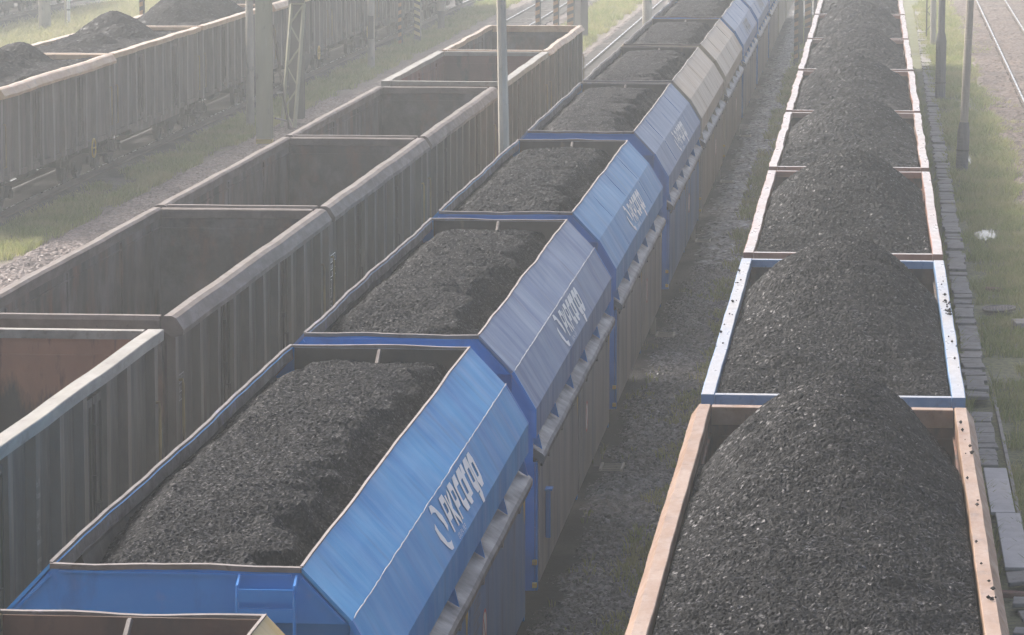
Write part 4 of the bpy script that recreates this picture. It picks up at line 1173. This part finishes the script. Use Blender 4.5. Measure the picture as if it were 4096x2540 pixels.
# ================================================================== poles, mast, posts
def ribbed_pole(X, Y, r0, r1, H, label, mat, collar=None, lean=0.0, n=12, pitch=.09, flat=False, name='concrete_pole', z0=-.3):
    t = empty(name, (X, Y, 0), label, 'pole', 'concrete poles of the yard', rot=(0, R(lean), 0))
    pr = []; z = z0; base = collar or 0
    zc = base
    while z < H:
        f = (z - z0) / (H - z0); r = r0 + (r1 - r0) * f
        if flat: pr.append((r, z)); z += .5
        else: pr += [(r, z), (r, z + pitch * .6), (r * .965, z + pitch * .66), (r * .965, z + pitch * .95)]; z += pitch
    if collar:
        pr2 = [(rr, zz_) for rr, zz_ in pr if zz_ > collar]
        MB().lathe(pr2, n).build('shaft', mat, t)
        k = 1.45; pc = []; z = z0
        while z < collar - .18:
            pc += [(r0 * k, z), (r0 * k, z + pitch * .6), (r0 * k * .97, z + pitch * .66), (r0 * k * .97, z + pitch * .95)]; z += pitch
        pc += [(r0 * k, collar - .18), (r0 * 1.0 + .012, collar + .1), (r0 * .9, collar + .1)]
        MB().lathe(pc, n).build('foot', M['conc_dark'], t)
        MB().lathe([(r0 * k + .004, .45), (r0 * k + .012, .46), (r0 * k + .012, .49), (r0 * k + .004, .5)], n).build('clamp_band', M['iron'], t)
    else:
        MB().lathe(pr, n).build('shaft', mat, t)
    return t


ribbed_pole(-7.68, 80.5, .135, .062, 11.5, 'slender octagonal concrete pole standing between the empty and the blue train', M['conc'], None, -1.1, 8, flat=True)
ribbed_pole(2.55, 106.0, .118, .085, 11.5, 'warm grey ribbed pole with wider foot, nearest on the right grass strip', M['conc_warm'], 1.15, 2.0)
ribbed_pole(2.42, 133.2, .125, .11, 11.5, 'dark ribbed pole with wider foot, second on the right grass strip', M['conc_dark'], 2.1, 0.3)
ribbed_pole(2.64, 164.4, .13, .12, 11.5, 'pale hazy pole behind the dark ribbed one on the right grass strip', M['conc'], None, 0)
ribbed_pole(-19.62, 119.9, .135, .105, 11.5, 'ribbed concrete pole standing in grass left of the lattice mast', M['conc'], None, 0, 14)
p = ribbed_pole(-19.5, 148.6, .145, .115, 11.5, 'hazy concrete pole with dark box, right of the lattice mast', M['conc'], None, 0, 10, flat=True)
MB().box(-.10, .12, -.20, -.14, 1.0, 1.9).build('equipment_box', M['mast_dark'], p)
p = ribbed_pole(-19.75, 175.3, .21, .20, 11.5, 'thick hazy concrete pole at the top edge beside the yellow striped post', M['conc'], None, 0, 8, flat=True, z0=.75)
MB().lathe([(.16, -.3), (.16, .749)], 8).build('foot', M['conc_dark'], p)
ribbed_pole(-37.95, 173.6, .29, .22, 11.5, 'faint concrete pole in the top left grass near the corner train', M['conc'], None, 0, 10, flat=True)
ribbed_pole(-7.6, 130.2, .17, .15, 11.5, 'hazy ribbed pole left of the far hoppers beside an empty rail', M['conc'], None, 0, 12)
ribbed_pole(-7.6, 146.2, .14, .12, 11.5, 'thin dark hazy pole left of the far hoppers at the top edge', M['conc_dark'], None, 0, 12)
ribbed_pole(-12.9, 170.5, .30, .28, 11.5, 'broad hazy concrete mast behind the last empty wagon', M['conc_dark'], None, 0, 4, flat=True)

# dark lattice mast behind the right poles
t = empty('lattice_pole', (2.62, 171.0, 0), 'thin dark lattice pole behind the ribbed poles on the right', 'pole')
b = MB()
for sx in (-.16, .16):
    for sy in (-.16, .16): b.box(sx - .03, sx + .03, sy - .03, sy + .03, -.3, 11)
b.build('leg', M['mast_dark'], t)
b = MB(); z = .2
while z < 10.8:
    b.tube([(-.16, -.16, z), (.16, -.16, z + .45)], .018, 5); b.tube([(.16, -.16, z + .45), (-.16, -.16, z + .9)], .018, 5); z += .9
b.build('bracing', M['mast_dark'], t)


def striped_post(X, Y, wx, H, mat, label, zlow=-.25, foot=None):
    t = empty('striped_post', (X, Y, 0), label, 'post', 'striped posts beside the tracks')
    MB().box(-wx / 2, wx / 2, -.05, .05, zlow, H).build('striped_plate', mat, t, .006)
    if foot: MB().box(-wx / 2 - .02, wx / 2 + .02, -.09, .09, -.35, zlow - .003).build('foot', foot, t)
    MB().box(wx / 2 + .002, wx / 2 + .05, -.02, .10, zlow, H).build('back_flange', M['conc'] if mat == M['stripe_yellow'] else M['mast_dark'], t)
    return t


striped_post(-20.17, 163.2, .14, 9, M['stripe_rust'], 'narrow rusty orange striped post left of the yellow striped one', -.1, M['mast_dark'])
striped_post(-19.72, 165.7, .25, 9, M['stripe_yellow'], 'bright yellow and black striped post on a grey foot', .12, M['conc_dark'])
striped_post(-13.6, 156.0, .17, 9, M['stripe_rust'], 'faint dark striped post standing before the far rails, leftmost behind the last empty wagon')
striped_post(-13.4, 162.6, .20, 9, M['stripe_rust'], 'faint orange striped post, middle one behind the last empty wagon')
striped_post(-13.3, 169.3, .28, 9, M['stripe_rust'], 'wide orange striped post attached beside the broad hazy mast')
striped_post(-2.96, 152.4, .16, 9, M['stripe_rust'], 'thin orange striped post between hopper train and right coal train', .05, M['mast_dark'])
t = striped_post(-2.72, 165.4, .25, 9, M['stripe_rust'], 'broad dark mast with orange striped plate between the hopper and right coal trains', .6, M['mast_dark'])
MB().box(-.45, -.20, .0, .25, -.3, 9).build('mast_leg', M['mast_dark'], t)
MB().box(.25, .42, .0, .25, -.3, 9).build('mast_leg', M['mast_dark'], t)
striped_post(-27.0, 140.2, .13, 9, M['stripe_rust'], 'faint orange striped post behind the second left coal heap')
striped_post(-27.0, 146.8, .24, 9, M['stripe_yellow'], 'faint yellow striped post behind the third left coal heap')

t = empty('marker_post', (-37.6, 177.2, 0), 'short white marker post in pale grass, top left', 'post')
MB().lathe([(.085, -.3), (.085, 1.05), (.06, 1.09)], 10).build('post', M['white'], t)
MB().lathe([(.04, -.3), (.04, 1.6)], 8, (-.16, .05)).build('thin_rod', M['conc'], t)
MB().lathe([(.09, .60), (.092, .61), (.092, .64), (.09, .65)], 10).build('band', M['iron'], t)

# lattice portal mast left of the empty train
t = empty('portal_mast', (-18.2, 113.4, 0), 'large olive steel mast of two broad columns joined by lattice bracing', 'mast')
WB = .235
def column(y, x, mat, foot):
    c = MB().box(x - WB, x + WB, y - .17, y - .14, .02, 13).box(x - WB, x + WB, y + .14, y + .17, .02, 13).box(x - .02, x + .02, y - .139, y + .139, .02, 13).box(x - WB + .01, x - WB + .04, y - .139, y + .139, .02, 13).build('column', mat, t, .006)
    if foot:
        MB().box(x - WB - .004, x + WB + .004, y - .174, y + .174, -.3, .0).build('warning_band', M['yellow'], c)
    return c
column(0.0, 0.08, M['mast'], True)
column(7.6, -.08, M['mast_mid'], False)
b = MB()   # pale lattice ladder leaning from the rear column to the foot of the front one
def seg(p, q, r): b.tube([p, q], r, 4)
top_l, top_r, bot_l, bot_r = (-.16, 7.3, 3.75), (.22, 7.3, 3.75), (.36, 1.2, -.1), (.78, 1.2, -.1)
L_ = lambda f: tuple(top_l[i] + (bot_l[i] - top_l[i]) * f for i in range(3))
R_ = lambda f: tuple(top_r[i] + (bot_r[i] - top_r[i]) * f for i in range(3))
# the two chords swap sides on the way down as in an A frame seen edge on
seg((-.20, 7.35, 3.7), (-.34, 6.0, -.2), .06); seg((.20, 7.35, 3.7), (.10, 5.8, -.2), .065); seg((-.22, 7.36, 3.72), (.24, 7.36, 3.72), .045)
for k in range(6):
    f0, f1 = k / 6, (k + .95) / 6
    a0 = (-.20 - .10 * f0, 7.35 - 1.35 * f0, 3.7 - 3.9 * f0); a1 = (.20 - .08 * f1, 7.35 - 1.55 * f1, 3.7 - 3.9 * f1)
    c0 = (.20 - .08 * f0, 7.35 - 1.55 * f0, 3.7 - 3.9 * f0); c1 = (-.20 - .10 * f1, 7.35 - 1.35 * f1, 3.7 - 3.9 * f1)
    if k % 2: seg(a0, a1, .03)
    else: seg(c0, c1, .03)
b.build('lattice_brace', M['mast'], t)
b = MB()
seg((.32, .2, 3.4), (-.02, 5.4, -.1), .04)
for k in range(4):
    z = .3 + k * .75
    seg((.24, 1.0 + k * .2, z + .25), (.02 + .06 * k, 4.6 - k * .9, z - .1 + .2 * (k % 2)), .03)
b.build('diagonal_brace', M['mast_dark'], t)
b = MB()
b.box(-.34, -.26, .3, 7.4, -.28, -.16); b.box(.30, .38, .3, 7.4, -.28, -.16)
for k in range(5): b.box(-.255, .295, .9 + k * 1.4, 1.0 + k * 1.4, -.27, -.18)
b.build('base_frame', M['mast_dark'], t)
b = MB()
for sx in (-.20, .20): b.box(sx - .035, sx + .035, 7.0, 7.07, 3.8, 12.5)
z = 4.0
while z < 12:
    seg((-.20, 7.03, z), (.20, 7.03, z + .6), .03); z += .75
b.box(-.24, .24, 7.08, 7.12, 3.75, 4.6)
b.build('upper_lattice', M['mast_dark'], t)

# ================================================================== right hand verge
t = empty('cable_trough', (0, 0, 0), 'broken line of grey concrete trough slabs beside the right coal train', 'cable trough')
r = random.Random(4); y = 57.2; k = 0; far = MB()
def slab_xs(y): return 1.80 + (y - 48) * .0040
while y < 196:
    ln = r.uniform(.42, .62) if y < 110 else .62
    miss = (56.9 < y < 57.6) or (62.3 < y < 64.0) or (r.random() < .04)
    if not miss:
        x = slab_xs(y) + r.uniform(-.035, .035)
        if k < 98:
            b = MB().box(-.185, .185, -ln / 2 + .012, ln / 2 - .012, -.06, .0)
            o = b.build('cover_slab', M['slab'], t, .008); o.location = (x, y, -.10 + r.uniform(-.02, .03))
            tl = .02 if r.random() > .1 else .10
            o.rotation_euler = (r.uniform(-tl, tl), r.uniform(-tl, tl), r.uniform(-.05, .05)); k += 1
        else:
            far.add(*(lambda q: (q.v, q.f))(MB().box(x - .185, x + .185, y - ln / 2 + .01, y + ln / 2 - .01, -.16, -.10 + r.uniform(-.02, .02))))
    y += ln
o = far.build('cover_slab', M['slab'], t); o["kind"] = 'stuff'
for (yy, ln, x, rz) in ((48.6, .55, 2.02, .03), (47.2, .5, 2.05, -.06), (46.3, .4, 2.1, .1), (45.5, .5, 2.0, -.1)):
    o = MB().box(-.2, .2, -ln / 2, ln / 2, -.06, 0).build('cover_slab', M['slab'], t, .012); o.location = (x, yy, -.08 + r.uniform(-.05, .03)); o.rotation_euler = (r.uniform(-.08, .08), r.uniform(-.1, .1), rz)
MB().box(1.60, 1.65, 44, 64.5, -.34, -.14).box(2.14, 2.19, 44, 64.5, -.34, -.15).build('trough_wall', M['slab'], t)
for (ya, yb, xs) in ((53.2, 56.9, 1.93), (49.2, 53.15, 1.99)):
    MB().box(xs - .17, xs + .17, ya, yb, -.12, -.07).build('long_board', M['slab_pale'], t, .006)

t = empty('manhole_cover', (2.62, 76.3, -.17), 'round cast iron manhole cover lying tilted in wet grass', 'manhole cover', rot=(R(3), R(-3), 0))
MB().lathe([(.005, 0), (.33, 0), (.34, .02), (.34, .05), (.30, .055), (.29, .045), (.005, .045)], 28).build('lid', M['iron'], t)
b = MB()
for kx in range(-4, 5):
    for ky in range(-4, 5):
        if kx * kx + ky * ky < 17: b.box(kx * .06 - .02, kx * .06 + .02, ky * .06 - .02, ky * .06 + .02, .0455, .056)
b.build('tread_pattern', M['iron'], t)


def puddle(x, y, rx, ry, seed):
    r_ = random.Random(seed); n = 28
    v = [(x, y, -.15)]; ph = [r_.uniform(0, 6) for _ in range(3)]
    for k in range(n):
        a_ = 2 * math.pi * k / n; q = 1 + .25 * math.sin(2 * a_ + ph[0]) + .18 * math.sin(5 * a_ + ph[1]) + .1 * math.sin(9 * a_ + ph[2])
        v.append((x + rx * q * math.cos(a_), y + ry * q * math.sin(a_), -.15))
    b_ = MB(); b_.add(v, [(0, 1 + k, 1 + (k + 1) % n) for k in range(n)])
    props(b_.build('puddle', M['puddle']), kind='structure')


for k_, q_ in enumerate(PUDDLES): puddle(*q_, k_ + 1)
for (x, y, s_, rz, lab) in ((2.62, 79.6, .17, .3, 'small broken brick lying beyond the manhole cover'), (3.02, 62.0, .14, -.5, 'reddish brick fragment at the right edge of the grass'), (1.87, 47.9, .16, .2, 'broken brick lying in the open trough')):
    b = MB().box(-s_, s_, -s_ * .5, s_ * .5, 0, s_ * .45)
    o = b.build('brick', M['brick'], None, .015); o.location = (x, y, -.2); o.rotation_euler = (.05, .08, rz)
    props(o, lab, 'brick')
for (x, y, lab, rz) in ((3.07, 74.0, 'square concrete block edge at the right of the manhole cover', .1),):
    o = MB().box(-.25, .25, -.35, .35, 0, .12).build('concrete_block', M['slab'], None, .015); o.location = (x, y, -.2); o.rotation_euler = (0, 0, rz); props(o, lab, 'block')


def weed(x, y, h, seed, label, mat):
    r_ = random.Random(seed); b_ = MB()
    for k in range(r_.randint(4, 7)):
        a_ = r_.uniform(0, 6.28); ln = h * r_.uniform(.6, 1.0); px, py = math.cos(a_) * ln * .35, math.sin(a_) * ln * .35
        b_.tube([(0, 0, 0), (px * .4, py * .4, ln * .5), (px, py, ln)], [.008, .006, .003], 4)
        for j in range(7):
            f = .25 + j * .11; la = r_.uniform(0, 6.28); s_ = h * .12 * (1.2 - f * .6)
            c = Vector((px * f, py * f, ln * f)); d = Vector((math.cos(la), math.sin(la), .35)) * s_; n_ = Vector((-math.sin(la), math.cos(la), 0)) * s_ * .3
            b_.add([tuple(c), tuple(c + d * .5 + n_), tuple(c + d), tuple(c + d * .5 - n_)], [(0, 1, 2, 3)])
    o = b_.build('weed', mat); o.location = (x, y, -.22)
    return props(o, label, 'weed', 'taller weeds in the grass strips')


for i, (x, y, h, lab) in enumerate(((-19.6, 112.0, .75, 'tall leafy weed at the foot of the ribbed pole left of the mast'), (-19.3, 92.5, .8, 'dark dry weed stalk beside the pinkish ballast shoulder'), (-19.75, 97.0, .55, 'bushy weed in the left grass strip near the ballast edge'), (-20.1, 83.5, .6, 'leafy weed clump at the left picture edge'),
                                    (3.0, 92.5, .6, 'tall grass clump near the bright puddle on the right'), (2.5, 100.5, .6, 'weed in front of the nearest right hand pole'), (2.2, 66, .45, 'low weed beside the trough slabs'), (3.05, 58.5, .5, 'weed at the right picture edge beside the pale boards'),
                                    (-2.45, 52.5, .5, 'weed on the dark gravel beside the peach rimmed wagon'), (-2.6, 62, .45, 'weed on the dark gravel beside the blue rimmed wagon'), (-1.95, 88.5, .5, 'weed on the gravel beside the fourth right hand coal wagon'))):
    weed(x, y, h, 40 + i, lab, M['grass'])

# ================================================================== haze
bm_ = MB().box(-255, 255, -60, 880, -1.6, 14.2)
hm = bpy.data.materials.new('haze'); hm.use_nodes = True
nt = hm.node_tree
for n_ in list(nt.nodes):
    if n_.type != 'OUTPUT_MATERIAL': nt.nodes.remove(n_)
out = [n_ for n_ in nt.nodes if n_.type == 'OUTPUT_MATERIAL'][0]
pv = nt.nodes.new("ShaderNodeVolumePrincipled")
pv.inputs["Color"].default_value = (0.885, 0.93, 0.895, 1)
pv.inputs["Density"].default_value = 0.0017
pv.inputs["Anisotropy"].default_value = 0.25
nt.links.new(pv.outputs[0], out.inputs["Volume"])
props(bm_.build('haze', hm), kind='stuff')
